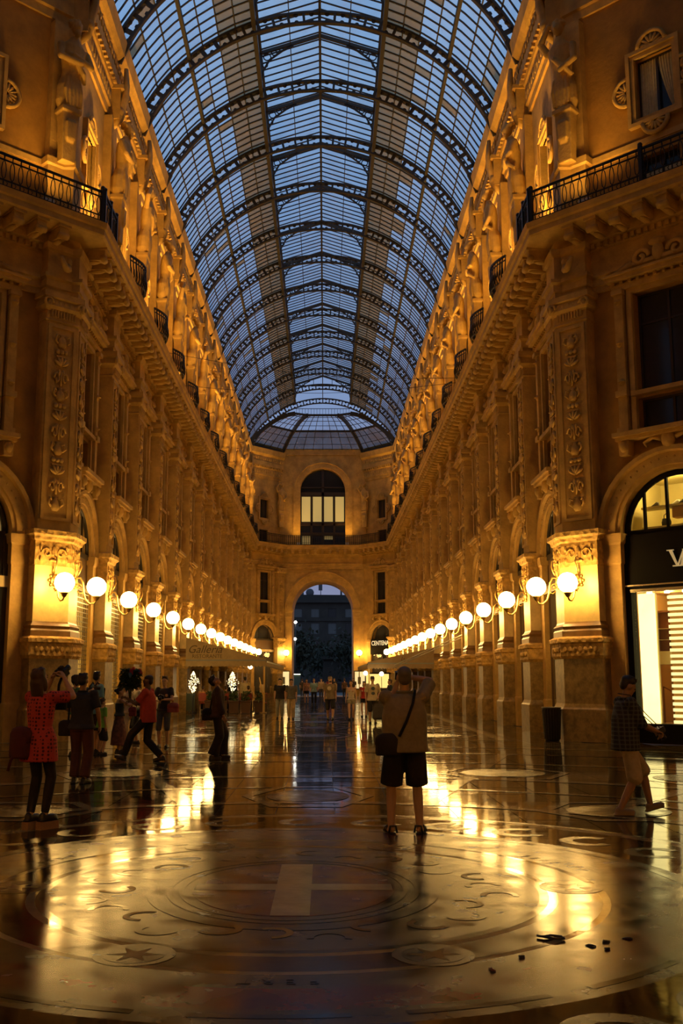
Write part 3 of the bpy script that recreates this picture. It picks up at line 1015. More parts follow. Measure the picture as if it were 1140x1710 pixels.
def corner_pier(wall, sgn):
    # world plan of the L-shaped corner pier, then into the wall's local frame
    A = Vector((sgn * 6.85, 28.2)); d = Vector((sgn, -1)).normalized()
    B = A + d * 1.08; n_in = Vector((sgn, 1)).normalized()
    pts = [A, B, B + n_in * .6, Vector((sgn * 7.5, 29.15)), Vector((sgn * 6.85, 29.15))]
    M = wall.matrix_basis.inverted()
    loc = [M @ Vector((p.x, p.y, 0)) for p in pts]
    pl = [(p.x, p.y) for p in loc]
    ar = sum(pl[i - 1][0] * pl[i][1] - pl[i][0] * pl[i - 1][1] for i in range(len(pl)))
    if ar < 0: pl.reverse()
    cA = M @ Vector(((A + B) / 2).to_3d()); cB = M @ Vector((sgn * 6.85, 28.675, 0))
    # faces: the octagon side (rz 0) and the arm side
    build_pier(wall, 'corner%d' % sgn, pl, [(cA.x, cA.y, 0, 1.04), (cB.x, cB.y, sgn * -PI / 2 - (-sgn * PI / 4), .92)])
bpy.context.view_layer.update()
corner_pier(wall_oct_left, -1)
corner_pier(wall_oct_right, 1)

# ---------------------------------------------------------------- far end: chamfers and the end wall with the great arch
ang = math.atan2(CHY - YE, HX - CHX)
clen = math.hypot(HX - CHX, CHY - YE)
def chamfer(name, loc, rz):
    q = MB(); c = clen / 2
    q.panel([(0, 0), (clen, 0), (clen, ZB), (0, ZB)], [hole_arch(c, 1.46, ZS, .001), hole_rect(c, 1.3, 9.3, 12.0), hole_rect(c, 1.3, 8.0, 9.05)], 0, .3)
    q.panel([(0, ZB), (clen, ZB), (clen, ZT + .6), (0, ZT + .6)], [hole_rect(c, 1.15, 17.35, 19.2), hole_rect(c, 1.2, 14.8, 16.2)], .2, .2)
    w = wall_obj(name, q, [STONE], loc, rz)
    bay(w, c - P / 2, 3, lit=0)
    build_pier(w, 'pil', PILPLAN, [(0, -.45, 0, 1.0)], (clen - .55, 0, 0))
    return w
wall_end_left = chamfer('wall_end_left', (-HX, YE, 0), ang)
wall_end_right = chamfer('wall_end_right', (CHX, CHY, 0), -ang)
q = MB()
q.panel([(-CHX, 0), (CHX, 0), (CHX, ZB), (-CHX, ZB)], [hole_arch(0, 3.0, 8.5, .001, 24)], 0, 6)
q.panel([(-CHX - .35, ZB), (CHX + .35, ZB), (CHX + .35, ZT + .5), (-CHX - .35, ZT + .5)], [hole_arch(0, 2.25, 20.4, 14.9, 20)], .0, .6)
wall_end = wall_obj('wall_end', q, [STONE], (0, CHY, 0), 0)
put(arch_mesh(3.0, 3.75, 8.5, .22), 'arch', STONE, wall_end)
for s in (-1, 1):
    put(jamb_mesh(.7, 8.5), 'jamb', STONE, wall_end, (s * 3.37, 0, 0))
    put(MB().box(-.35, .35, -.14, .05, 14.8, 20.4).mesh('jamb'), 'jamb', STONE, wall_end, (s * 2.6, 0, 0))
put(arch_mesh(2.25, 2.95, 20.4, .2), 'arch', STONE, wall_end)
put(MB().prism([(-3.9, 12.2), (3.9, 12.2), (3.9, 12.34), (-3.9, 12.34)], -.08, .02).mesh('string_course'), 'string_course', STONE, wall_end)
g = put(MB().box(-2.25, 2.25, .3, .42, 16.9, 17.2).box(-2.25, 2.25, .3, .42, 19.9, 20.3).box(-2.25, 2.25, .28, .42, 15.9, 16.2).box(-.12, .12, .3, .42, 14.9, 22.6).box(-1.25, -1.05, .3, .42, 14.9, 20).box(1.05, 1.25, .3, .42, 14.9, 20).box(-2.25, 2.25, .3, .42, 20.75, 20.85).mesh('window'), 'window', DARKWOOD, wall_end)
put(MB().prism([(-2.25, 14.9), (2.25, 14.9)] + arc(0, 20.4, 2.25, 0, PI, 16), .44, .46).mesh('pane'), 'pane', WGLASS, g)
LITPANEL = mat('lit_window_blind', (.55, .45, .22), .8, emit=(1.0, .72, .22), estr=.32)
for i in range(4):
    put(MB().box(-.45, .45, .36, .38, 17.3, 19.85).mesh('lit_blind'), 'lit_blind', LITPANEL, g, (-1.68 + i * 1.12, 0, 0))
for i in (0, 2):
    put(MB().box(-.42, .42, .36, .38, 15.0 if i == 0 else 15.5, 15.85).mesh('lit_blind'), 'lit_blind', mat('dim_window_blind', (.5, .42, .22), .8, emit=(1, .72, .22), estr=.12), g, (-1.68 + i * 1.12, 0, 0))
for i in range(11):
    put(MODIL, 'modillion', STONE, wall_end, (-3.7 + i * .74, 0, 0))

# ---------------------------------------------------------------- continuous entablatures
prof = [(-.35, 12.5), (.10, 12.5), (.10, 12.66), (.15, 12.68), (.15, 12.86), (.24, 12.92), (.24, 13.02), (.08, 13.06), (.08, 13.72), (.14, 13.76), (.20, 13.92), (.34, 13.96),
        (.34, 14.3), (1.06, 14.36), (1.12, 14.4), (1.12, 14.56), (1.18, 14.60), (1.22, 14.75), (-.35, 14.75)]
trim_1 = MB().sweep(prof, PATH).build('trim_1', STONE); tag(trim_1, kind='structure')
prof = [(-.5, 21.35), (-.12, 21.35), (-.10, 21.6), (-.02, 21.64), (-.02, 22.3), (.04, 22.36), (.08, 22.5), (.16, 22.55), (.16, 22.95), (.10, 23.0), (.12, 23.5), (.22, 23.56), (.36, 23.7), (.40, 23.98), (.44, 24.2), (-.5, 24.2)]
trim_2 = MB().sweep(prof, PATH[:4]).build('trim_2', STONE); tag(trim_2, kind='structure')
trim_3 = MB().sweep(prof, PATH[4:]).build('trim_3', STONE); tag(trim_3, kind='structure')
put(MB().box(-CHX - .3, CHX + .3, -.12, .1, 24.05, 24.7).mesh('coping'), 'coping', STONE, wall_end)
# dentil courses, frieze ornaments, entablature blocks over the pilasters
DENT = MB()
for i in range(24):
    x = -P / 2 + P * (i + .5) / 24
    DENT.box(x - .055, x + .055, -.26, -.1, 13.78, 13.92)
DENT = DENT.mesh('dentil_course')
UFR = MB()
r = random.Random(5)
for i in range(16):
    x = -P / 2 + P * (i + .5) / 16
    UFR.ell((x, -.12, 23.25), .11, .06, .16, 7, 5)
    UFR.box(x - .1, x + .02, -.22, -.1, 22.36, 22.5)
    UFR.ell((x, 0.02, 21.98), .10, .05, .22, 6, 5)
UFR = UFR.mesh('frieze_ornament')
EBLOCK = MB().plan([(-.5, -.42), (.5, -.42), (.5, .1), (-.5, .1)], [(12.5, .0), (12.66, .0), (12.68, .05), (12.88, .05), (12.94, .13), (13.04, .13), (13.06, 0), (13.74, 0), (13.8, .08), (13.96, .1)]).mesh('entablature_block')
FEST = MB()
for s in (-1, 1):
    FEST.tube([(s * .62, -.12, 13.5), (s * .85, -.2, 13.22), (s * 1.15, -.2, 13.14), (s * 1.4, -.12, 13.4)], [.05, .1, .1, .05], 7)
    FEST.ell((s * .62, -.14, 13.54), .12, .1, .12, 7, 5)
FEST = FEST.mesh('festoon')
for wl in (wall_left, wall_right):
    for k in range(NB):
        put(DENT, 'dentil_course', STONE, wl, ((k + .5) * P, 0, 0))
        put(UFR, 'frieze_ornament', CARVED, wl, ((k + .5) * P, 0, 0))
    for k in range(NB + 1):
        put(EBLOCK, 'entablature_block', STONE, wl, (k * P, 0, 0))
        put(FEST, 'festoon', STONE, wl, (k * P, 0, 0))
for wl, s in ((wall_oct_left, -1), (wall_oct_right, 1)):
    for k in range(2):
        put(DENT, 'dentil_course', STONE, wl, (s * (2.6 + k * P), 0, 0))
    put(EBLOCK, 'entablature_block', STONE, wl, (s * .4, 0, 0))
for wl in (wall_end_left, wall_end_right):
    put(DENT, 'dentil_course', STONE, wl, (clen / 2, 0, 0)); put(UFR, 'frieze_ornament', CARVED, wl, (clen / 2, 0, 0))

# the sides of the octagon behind the viewer, and its dome
q = MB()
ap = 19.3
for (a, b) in (((-19.3, 16.39), (-19.3, .6)), ((-19.3, .6), (-8, -10.8)), ((-8, -10.8), (8, -10.8)), ((8, -10.8), (19.3, .6)), ((19.3, .6), (19.3, 16.39))):
    q.add([(*a, 0), (*b, 0), (*b, 27), (*a, 27)], [(0, 1, 2, 3)])
tag(q.build('wall_back', STUCCO), kind='structure')
q = MB()
pts = [(-19.3, 16.39), (-19.3, .6), (-8, -10.8), (8, -10.8), (19.3, .6), (19.3, 16.39), (7.3, 28.39), (-7.3, 28.39)]
vs = [(x, y, 26.9) for x, y in pts]
for t, z in ((.78, 33), (.45, 38), (.12, 41)):
    vs += [(x * t, OCY + (y - OCY) * t, z) for x, y in pts]
vs.append((0, OCY, 41.5))
fs = [(r * 8 + i, r * 8 + (i + 1) % 8, (r + 1) * 8 + (i + 1) % 8, (r + 1) * 8 + i) for r in range(3) for i in range(8)] + [(24 + i, 24 + (i + 1) % 8, 32) for i in range(8)]
q.add(vs, fs)
dome = q.build('ceiling_dome', DIRTY); tag(dome, kind='structure')
q = MB()
for i in range(8):
    for r in range(3): q.bar(vs[r * 8 + i], vs[(r + 1) * 8 + i], .25, .5)
q.build('dome_rib', ROOFIRON, dome)
R_V, Z_V = 8.1, 20.9

# ---------------------------------------------------------------- the glass vault
ceiling = MB()
YV0, YV1 = 28.45, YE
A_S, A_M, A_L = math.radians(22.5), math.radians(48.2), math.radians(70.2)
LX = R_V * math.cos(A_L); LZ = Z_V + R_V * math.sin(A_L)          # edge of the lantern
def vp(a, r=R_V): return (r * math.cos(a), Z_V + r * math.sin(a))
for s in (-1, 1):
    for a, w in ((A_S, .16), (A_M, .14), (A_L, .18)):
        x, z = vp(a, R_V - .1)
        ceiling.bar((s * x, YV0, z), (s * x, YV1, z), w, .22)
ceiling.bar((0, YV0, Z_V + R_V - .1), (0, YV1, Z_V + R_V - .1), .07, .1)
ceiling = ceiling.build('ceiling', ROOFIRON); tag(ceiling, kind='structure')
def rib_mesh():
    q = MB(); n = 40
    ro, ri = R_V - .06, R_V - .52
    a0, a1 = A_S - .05, PI - A_S + .05
    for r, w, d in ((ro, .2, .10), (ri, .2, .09)):
        pts = [(r * math.cos(a0 + (a1 - a0) * i / n), 0, Z_V + r * math.sin(a0 + (a1 - a0) * i / n)) for i in range(n + 1)]
        for i in range(n): q.bar(pts[i], pts[i + 1], .18, d)
    m = 30
    for i in range(m + 1):
        a = a0 + (a1 - a0) * i / m
        c, s = math.cos(a), math.sin(a)
        q.bar((ri * c, 0, Z_V + ri * s), (ro * c, 0, Z_V + ro * s), .10, .16)
        if i < m:     # pierced web: knobs that pinch each opening
            a2 = a + (a1 - a0) / m * .5
            c, s = math.cos(a2), math.sin(a2)
            for r in (ri + .07, ro - .07): q.ell((r * c, 0, Z_V + r * s), .10, .05, .10, 6, 4)
    return q.mesh('rib')
RIB = rib_mesh()
EZ, RZ = 30.35, 31.25                                   # lantern eaves and ridge
def lantern_mesh():
    q = MB()
    for s in (-1, 1):
        q.bar((s * LX, 0, LZ - .1), (s * LX, 0, EZ), .14, .14)
        q.bar((s * LX, 0, EZ), (0, 0, RZ), .12, .16)
        # pierced spandrel bracket
        pts = [(s * (LX - .05), 0, EZ - 1.35), (s * (LX - .12), 0, EZ - .9), (s * (LX - .4), 0, EZ - .35), (s * (LX - 1.0), 0, EZ + .12), (s * (LX - 1.5), 0, EZ + .38)]
        q.tube(pts, .05, 6)
        for (x, z, rr) in ((.3, -.2, .17), (.2, -.6, .12), (.62, .02, .13), (.95, .2, .09)):
            c = [(s * (LX - x) + rr * math.cos(t * PI / 5), 0, EZ + z + rr * math.sin(t * PI / 5)) for t in range(11)]
            q.tube(c, .03, 5)
    return q.mesh('lantern_frame')
LANT = lantern_mesh()
NR = 9
for k in range(NB + 1):
    y = min(max(Y0 + k * P, YV0 + .1), YV1)
    put(RIB, 'rib', ROOFIRON, ceiling, (0, y, 0))
    put(LANT, 'lantern_frame', ROOFIRON, ceiling, (0, y, 0))
# glazing bars: one mesh per bay
gb = MB()
side = []
NA = 4
angs = [A_S + (A_M - A_S) * i / NA for i in range(NA)] + [A_M + (A_L - A_M) * i / NA for i in range(NA + 1)]
for s in (-1, 1):
    for i, a in enumerate(angs):
        x, z = vp(a, R_V + .02)
        if i not in (0, NA, 2 * NA): gb.bar((s * x, 0, z), (s * x, P, z), .05, .07)
    for j in range(NR):
        y = P * (j + .5) / NR
        pts = [vp(A_S + (A_L - A_S) * t / 8, R_V + .0) for t in range(9)]
        for t in range(8):
            gb.bar((s * pts[t][0], y, pts[t][1]), (s * pts[t + 1][0], y, pts[t + 1][1]), .06, .05)
        gb.bar((s * LX, y, EZ), (0, y, RZ), .06, .05)
    xm, zm = LX / 2, (EZ + RZ) / 2
    gb.bar((s * xm, 0, zm), (s * xm, P, zm), .04, .06)
    gb.bar((s * LX, 0, EZ), (s * LX, P, EZ), .12, .14)
gb.bar((0, 0, RZ), (0, P, RZ), .12, .14)
GB = gb.mesh('glazing_bars')
for k in range(NB):
    put(GB, 'glazing_bars', ROOFIRON, ceiling, (0, Y0 + k * P, 0))
# panes
pw_s = (R_V + .03) * (A_M - A_S) / NA; pw_t = (R_V + .03) * (A_L - A_M) / NA
pw_l = math.hypot(LX, RZ - EZ) / 2; pl = P / NR
def pane_m(w, m, name='pane'):
    q = MB(); q.add([(-w / 2, -pl / 2, 0), (w / 2, -pl / 2, 0), (w / 2, pl / 2, 0), (-w / 2, pl / 2, 0)], [(0, 1, 2, 3)])
    me = q.mesh(name); me.materials.append(m); return me
PANES = {('s', 0): pane_m(pw_s, GLASS), ('t', 0): pane_m(pw_t, GLASS), ('t', 1): pane_m(pw_t, FROST), ('l', 0): pane_m(pw_l, GLASS), ('s', 1): pane_m(pw_s, FROST)}
allp = []
rr = random.Random(3)
for k in range(NB):
    for j in range(NR):
        y = Y0 + k * P + P * (j + 1.0) / NR - P / NR * .5
        y = Y0 + k * P + pl * (j + .5) + pl * .5
        for s in (-1, 1):
            for i in range(2 * NA):
                a = (angs[i] + angs[i + 1]) / 2
                x, z = vp(a, R_V + .03)
                typ = 's' if i < NA else 't'
                fr = 1 if i >= NA + 2 or (i == NA + 1 and s > 0 and rr.random() < .25) else (1 if rr.random() < .03 else 0)
                allp.append((math.dist((x * s, y, z), (.25, 0, 1.64)), (z - 1.64) / y < .74, (s * x, y, z), s * (PI / 2 - a), typ, fr))
            for h in (.25, .75):
                allp.append((math.dist((0, y, 30), (.25, 0, 1.64)), 29.2 / y < .74, (s * LX * h, y, EZ + (RZ - EZ) * (1 - h) + .05), s * math.atan2(RZ - EZ, LX), 'l', 0))
allp.sort(key=lambda t: (not t[1], t[0]))
restp = MB()
for n, (d, vis, c, b, typ, fr) in enumerate(allp):
    if n < 300:
        put(PANES[(typ, fr)], 'pane', None, ceiling, c, rot=(0, b, 0))
    else:
        w = {'s': pw_s, 't': pw_t, 'l': pw_l}[typ] / 2
        restp.cur = fr
        dx, dz = math.cos(b) * w, -math.sin(b) * w
        restp.add([(c[0] - dx, c[1] - pl / 2, c[2] - dz), (c[0] + dx, c[1] - pl / 2, c[2] + dz), (c[0] + dx, c[1] + pl / 2, c[2] + dz), (c[0] - dx, c[1] + pl / 2, c[2] - dz)], [(0, 1, 2, 3)])
o = restp.build('panes', [GLASS, FROST], ceiling); o['kind'] = 'stuff'
# half dome over the far end
zc, zr = 27.5, 24.4
base = [(-HX, YE), (-CHX - .0, CHY), (CHX, CHY), (HX, YE)]
topp = [(-2.7, YE + .25), (-1.5, YE + .9), (1.5, YE + .9), (2.7, YE + .25)]
def lerp(a, b, t): return a + (b - a) * t
def dpt(i, t):
    e = 1 - (1 - t) ** 1.7
    return (lerp(base[i][0], topp[i][0], t), lerp(base[i][1], topp[i][1], t), lerp(zr, zc, e))
rb = MB()
for i in range(4):
    pts = [dpt(i, t / 6) for t in range(7)]
    for t in range(6): rb.bar(pts[t], pts[t + 1], .16, .4)
for t in (0, .42, 1):
    for i in range(3): rb.bar(dpt(i, t), dpt(i + 1, t), .12, .2)
rb.build('end_dome_rib', ROOFIRON, ceiling)
bars = MB()
for i in range(3):
    nb = 5 if i != 1 else 8
    for j in range(1, nb):
        u = j / nb
        pts = [Vector(dpt(i, t / 6)).lerp(Vector(dpt(i + 1, t / 6)), u) for t in range(7)]
        for t in range(6): bars.bar(pts[t], pts[t + 1], .045, .05)
    for t in (.14, .28, .56, .7, .85):
        bars.bar(dpt(i, t), dpt(i + 1, t), .04, .05)
bars.build('end_dome_bars', ROOFIRON, ceiling)
for i in range(3):
    for t0, t1, m in ((0, .42, DIRTY), (.42, 1, GLASS)):
        q = MB(); n = 3
        vs = []
        for j in range(n + 1):
            t = lerp(t0, t1, j / n)
            vs += [dpt(i, t), dpt(i + 1, t)]
        q.add(vs, [(2 * j, 2 * j + 1, 2 * j + 3, 2 * j + 2) for j in range(n)])
        q.build('end_dome_pane', m, ceiling)
q = MB()
for s in (-1, 1):
    q.bar((s * .02, YE + .9, zc), (s * 2.7, YE + .4, zc), .08, .1)
for i in range(19):
    x = -2.6 + 5.2 * i / 18
    q.bar((x, YE + .5, zc), (x, YE + .5, zc + .55), .03)
q.bar((-2.7, YE + .5, zc + .55), (2.7, YE + .5, zc + .55), .05)
q.build('gantry_rail', ROOFIRON, ceiling)
# lantern gable end
q = MB()
for i in range(1, 6):
    x = -LX + 2 * LX * i / 6
    q.bar((x, YE, EZ - .1), (x, YE, RZ - abs(x) / LX * (RZ - EZ)), .05)
q.bar((-LX, YE, EZ - .1), (LX, YE, EZ - .1), .1)
q.build('lantern_gable', ROOFIRON, ceiling)

# ---------------------------------------------------------------- balcony railings
def rail_mesh_parts(length, h=1.0):
    top = MB().box(0, length, -.035, .035, h - .05, h).box(0, length, -.02, .02, h - .2, h - .17)
    bot = MB().box(0, length, -.025, .025, .05, .09).box(0, length, -.02, .02, .22, .25)
    return top.mesh('top_rail'), bot.mesh('bottom_rail')
bq = MB()
bq.tube([(0, 0, .07), (0, 0, .25)], .018, 6)
for s in (-1, 1):
    bq.tube([(0, 0, .25), (s * .05, 0, .34), (s * .07, 0, .52), (s * .05, 0, .7), (0, 0, .82)], .014, 5)
bq.tube([(0, 0, .82), (0, 0, .97)], .018, 6)
bq.ell((0, 0, .82), .03, .03, .03, 6, 5); bq.ell((0, 0, .25), .03, .03, .03, 6, 5)
bq.tube([(.09, 0, .1), (.13, 0, .16), (.09, 0, .2)], .012, 5)
BALUSTER = bq.mesh('baluster')
POST = MB().box(-.05, .05, -.05, .05, 0, 1.06).ell((0, 0, 1.1), .07, .07, .07, 8, 6).mesh('post')
def railing(name, label, a, b, group):
    a = Vector(a); b = Vector(b); d = b - a; L = d.length
    t = thing(name, label, 'railing', a, math.atan2(d.y, d.x), group)
    tr, br = rail_mesh_parts(L)
    put(tr, 'top_rail', IRON, t); put(br, 'bottom_rail', IRON, t)
    n = int(L / .24)
    for i in range(n):
        put(BALUSTER, 'baluster', IRON, t, ((i + .5) * L / n, 0, 0))
    for x in (0, L / 2, L):
        put(POST, 'post', IRON, t, (x, 0, 0))
    return t
dd = 1.08
cl = (-HX + dd, 28.39 - .414 * dd, ZB)
for s, nm in ((-1, 'left'), (1, 'right')):
    c = Vector((s * cl[0] * -1, cl[1], ZB))
    d = Vector((s, -1, 0)).normalized()
    railing('balcony_railing', 'black iron balcony railing with oval balusters high on the %s octagon wall' % nm, c + d * 7.0, c + d * .06, 'octagon balcony railings')
    railing('balcony_railing', 'short black iron railing turning the corner into the arcade above the %s corner pier' % nm, c + Vector((0, .06, 0)), c + Vector((0, 1.7, 0)), 'corner railings')
# bowed balconettes along the arm, low rail between them
def balconette_mesh(z_, w_r):
    q = MB(); n = 12
    f = lambda u: -1.0 - .32 * math.cos((u - .5) * PI) ** 1.0
    X = lambda u: -1.05 + 2.1 * u
    for z, w in ((z_, w_r),):
        for i in range(n):
            q.bar((X(i / n), f(i / n), z), (X((i + 1) / n), f((i + 1) / n), z), w, w)
    return q.mesh('rail')
BALC = [balconette_mesh(a, b) for a, b in ((.95, .06), (.8, .03), (.12, .04))]
bl = MB()
for i in range(15):
    u = i / 14
    y = -1.0 - .32 * math.cos((u - .5) * PI); x = -1.05 + 2.1 * u
    bl.tube([(x, y, .1), (x, y - .06, .3), (x, y - .02, .6), (x, y, .95)], .02, 5)
    if i < 14: bl.ell((x + .075, y - .03, .45), .05, .03, .13, 6, 5)
BALB = bl.mesh('balusters')
lowr = MB().box(1.08, P - 1.08, -1.02, -.98, .36, .42)
for i in range(12):
    x = 1.12 + (P - 2.24) * i / 11
    lowr.box(x - .02, x + .02, -1.015, -.985, 0, .4)
LOWR = lowr.mesh('low_rail')
for wl, nm, x0, rz, sg in ((wall_left, 'left', -HX, PI / 2, 1), (wall_right, 'right', HX, -PI / 2, -1)):
    for k in range(1, NB):
        t = thing('balconette_railing', '%s bowed black iron balcony railing from the viewer along the %s arcade wall' % (ORD[k - 1], nm), 'railing', (x0, Y0 + k * P, ZB), rz, 'balconettes on the %s arcade wall' % nm)
        for me in BALC: put(me, 'rail', IRON, t)
        put(BALB, 'balusters', IRON, t)
        if k < NB - 1: put(LOWR, 'low_rail', IRON, t, (0 if sg > 0 else -P, 0, 0))
endr = [(-HX + .9, YE - .4), (-CHX + .35, CHY - 1.02), (CHX - .35, CHY - 1.02), (HX - .9, YE - .4)]
for i, nm in enumerate(('black iron balcony railing on the slanted wall left of the end arch', 'black iron balcony railing above the end arch', 'black iron balcony railing on the slanted wall right of the end arch')):
    a = Vector((*endr[i], ZB)); b = Vector((*endr[i + 1], ZB)); d = b - a
    t = thing('balcony_railing', nm, 'railing', a, math.atan2(d.y, d.x), 'railings at the far end')
    tr, br = rail_mesh_parts(d.length)
    put(tr, 'top_rail', IRON, t); put(br, 'bottom_rail', IRON, t)
    q = MB(); n = int(d.length / .2)
    for j in range(n):
        x = (j + .5) * d.length / n
        q.box(x - .025, x + .025, -.02, .02, .05, .97)
    q.build('balusters', IRON, t)

# ---------------------------------------------------------------- stone figures on the upper piers
def statue_mesh(v):
    q = MB()
    # draped lower part merging into a tapering pillar
    q.loft([((0, -.02, 17.62), .30, .24), ((0, -.03, 17.9), .40, .29), ((0, -.06, 18.35), .40, .29), ((0, -.08, 18.6), .33, .24)], 14)
    q.plan([(-.27, -.24), (.27, -.24), (.27, .15), (-.27, .15)], [(16.0, -.05), (16.1, -.05), (17.5, .0), (17.55, .05), (17.68, .05)])
    q.plan([(-.15, -.30), (.15, -.30), (.15, -.2), (-.15, -.2)], [(16.6, -.05), (16.7, .0), (17.2, .02), (17.3, -.04)])
    q.loft([((0, -.1, 18.5), .33, .23), ((0, -.13, 18.85), .30, .22), ((0, -.16, 19.3), .38, .26), ((0, -.18, 19.6), .42, .24), ((0, -.2, 19.78), .22, .17), ((0, -.24, 19.95), .11, .11)], 14)
    for i in range(-2, 3):   # folds
        q.tube([(i * .1, -.28, 18.6), (i * .13, -.30, 18.2), (i * .12 + .05 * v, -.26, 17.75)], [.05, .06, .04], 6)
    q.ell((0, -.30 - .04 * v, 20.22), .16, .19, .22, 10, 8)
    q.ell((0, -.47 - .04 * v, 20.16), .035, .06, .06, 6, 5)
    for i in range(9):       # curls
        a = i * 2 * PI / 9
        q.ell((.15 * math.cos(a), -.24 + .13 * math.sin(a), 20.38 + .04 * math.sin(3 * a)), .09, .09, .09, 6, 5)
    if v:                    # beard, arms crossed
        q.ell((0, -.42, 20.0), .1, .1, .13, 8, 6)
        q.capsule((-.42, -.2, 19.55), (-.5, -.36, 19.1), .13, .1, 8); q.capsule((-.5, -.36, 19.1), (.12, -.48, 19.05), .1, .08, 8)
        q.capsule((.42, -.2, 19.55), (.52, -.36, 19.12), .13, .1, 8); q.capsule((.52, -.36, 19.12), (-.1, -.44, 19.25), .1, .08, 8)
    else:                    # one arm raised to the head, one holding the drapery
        q.capsule((-.42, -.2, 19.6), (-.6, -.3, 19.95), .12, .1, 8); q.capsule((-.6, -.3, 19.95), (-.28, -.34, 20.4), .1, .07, 8)
        q.capsule((.42, -.2, 19.55), (.5, -.3, 19.05), .12, .1, 8); q.capsule((.5, -.3, 19.05), (.12, -.48, 18.75), .1, .08, 8)
    q.tube([(-.4, -.15, 19.6), (-.1, -.42, 19.2), (.25, -.4, 18.8), (.4, -.2, 18.6)], [.06, .07, .08, .06], 7)
    q.v = [(a, b, c + .62) for a, b, c in q.v]
    return remesh(q, 'statue', .024, 1)
ST = [statue_mesh(0), statue_mesh(1)]
for me in ST: me.materials.append(STONE)
for wl, nm, x0, rz in ((wall_left, 'left', -HX - .2, PI / 2), (wall_right, 'right', HX + .2, -PI / 2)):
    sg = 1 if x0 < 0 else -1
    for k in range(1, NB + 1):
        o = put(ST[k % 2], 'statue', None, None, (x0 + sg * .46, Y0 + k * P, 0), rz)
        tag(o, '%s carved stone half-figure from the viewer on the upper %s arcade wall' % (ORD[k - 1], nm), 'statue', 'stone figures along the upper storey')
for s, nm in ((-1, 'left'), (1, 'right')):
    c = Vector((s * HX, 28.39, 0)); d = Vector((s, -1, 0)).normalized(); n = Vector((-s, -1, 0)).normalized()
    p = c + d * .42 + n * .28
    o = put(ST[1 if s < 0 else 0], 'statue', None, None, p, -s * PI / 4)
    tag(o, 'large carved stone half-figure facing the octagon on the upper %s corner' % nm, 'statue', 'stone figures along the upper storey')
    for wl in ():
        pass
for s, nm in ((-1, 'left'), (1, 'right')):
    o = put(ST[0], 'statue', None, None, (s * (CHX + .15), CHY - .35, 0), -s * ang * .5)
    tag(o, 'stone half-figure just %s of the large upper end window' % nm, 'statue', 'stone figures along the upper storey')

# ---------------------------------------------------------------- globe lamps on scrolled brackets
GLOBE = bpy.data.materials.new('lit_opal_globe'); GLOBE.use_nodes = True
b_ = GLOBE.node_tree.nodes['Principled BSDF']
b_.inputs['Base Color'].default_value = (.9, .85, .7, 1)
b_.inputs['Emission Color'].default_value = (*LAMP_COL, 1); b_.inputs['Emission Strength'].default_value = GLOBE_E
lamp0 = thing('wall_lamp', 'lamp', 'lamp')
me_gl = MB().ell((0, -.66, 4.22), .27, .27, .27, 18, 12).mesh('globe')
put(me_gl, 'globe', GLOBE, lamp0)
put(MB().lathe([(.02, 0), (.05, .02), (.09, .1), (.12, .12), (.10, .15)], (0, -.66, 3.82), 12).mesh('globe_holder'), 'globe_holder', BRASS, lamp0)
q = MB()
q.tube([(0, 0, 4.30), (0, -.10, 4.46), (0, -.2, 4.47), (0, -.27, 4.32), (0, -.30, 4.05), (0, -.36, 3.85), (0, -.48, 3.74), (0, -.6, 3.75), (0, -.66, 3.83)], [.03, .03, .028, .028, .028, .026, .026, .024, .024], 8)
pts = [(0, -.14 - .10 * (1 - t / 12) * math.cos(t * .7), 4.22 + .10 * (1 - t / 12) * math.sin(t * .7)) for t in range(11)]
q.tube(pts, .02, 6)
q.tube([(0, -.12, 4.1), (0, -.2, 4.02), (0, -.27, 4.06)], .02, 6)
put(q.mesh('bracket_arm'), 'bracket_arm', BRASS, lamp0)
q = MB()
q.tube([(0, -.02, 4.5), (0, -.05, 4.66), (0, -.02, 4.86), (0, -.1, 4.98), (0, -.2, 4.94), (0, -.22, 4.78), (0, -.16, 4.62), (0, -.08, 4.48)], .022, 6)
put(q.mesh('scroll'), 'scroll', BRASS, lamp0)
q = MB(); q.ell((0, -.03, 4.32), .09, .05, .13, 10, 7)
for i in range(6): q.ell((.1 * math.cos(i * PI / 3), -.03, 4.32 + .14 * math.sin(i * PI / 3)), .045, .03, .05, 6, 5)
put(q.mesh('rosette'), 'rosette', BRASS, lamp0)
first = True
def lamp(label, loc, rz, group):
    global first
    o = lamp0 if first else copy_tree(lamp0)
    first = False
    o.location = loc; o.rotation_euler = (0, 0, rz)
    tag(o, label, 'lamp', group)
    return o
for nm, x, rz in (('left', -6.85, PI / 2), ('right', 6.85, -PI / 2)):
    for k in range(NB):
        lamp('%s glowing globe lamp from the viewer in the %s arcade row' % (ORD[k], nm), (x, Y0 + k * P + (.15 if k == 0 else 0), 0), rz, 'globe lamps along the arcade')
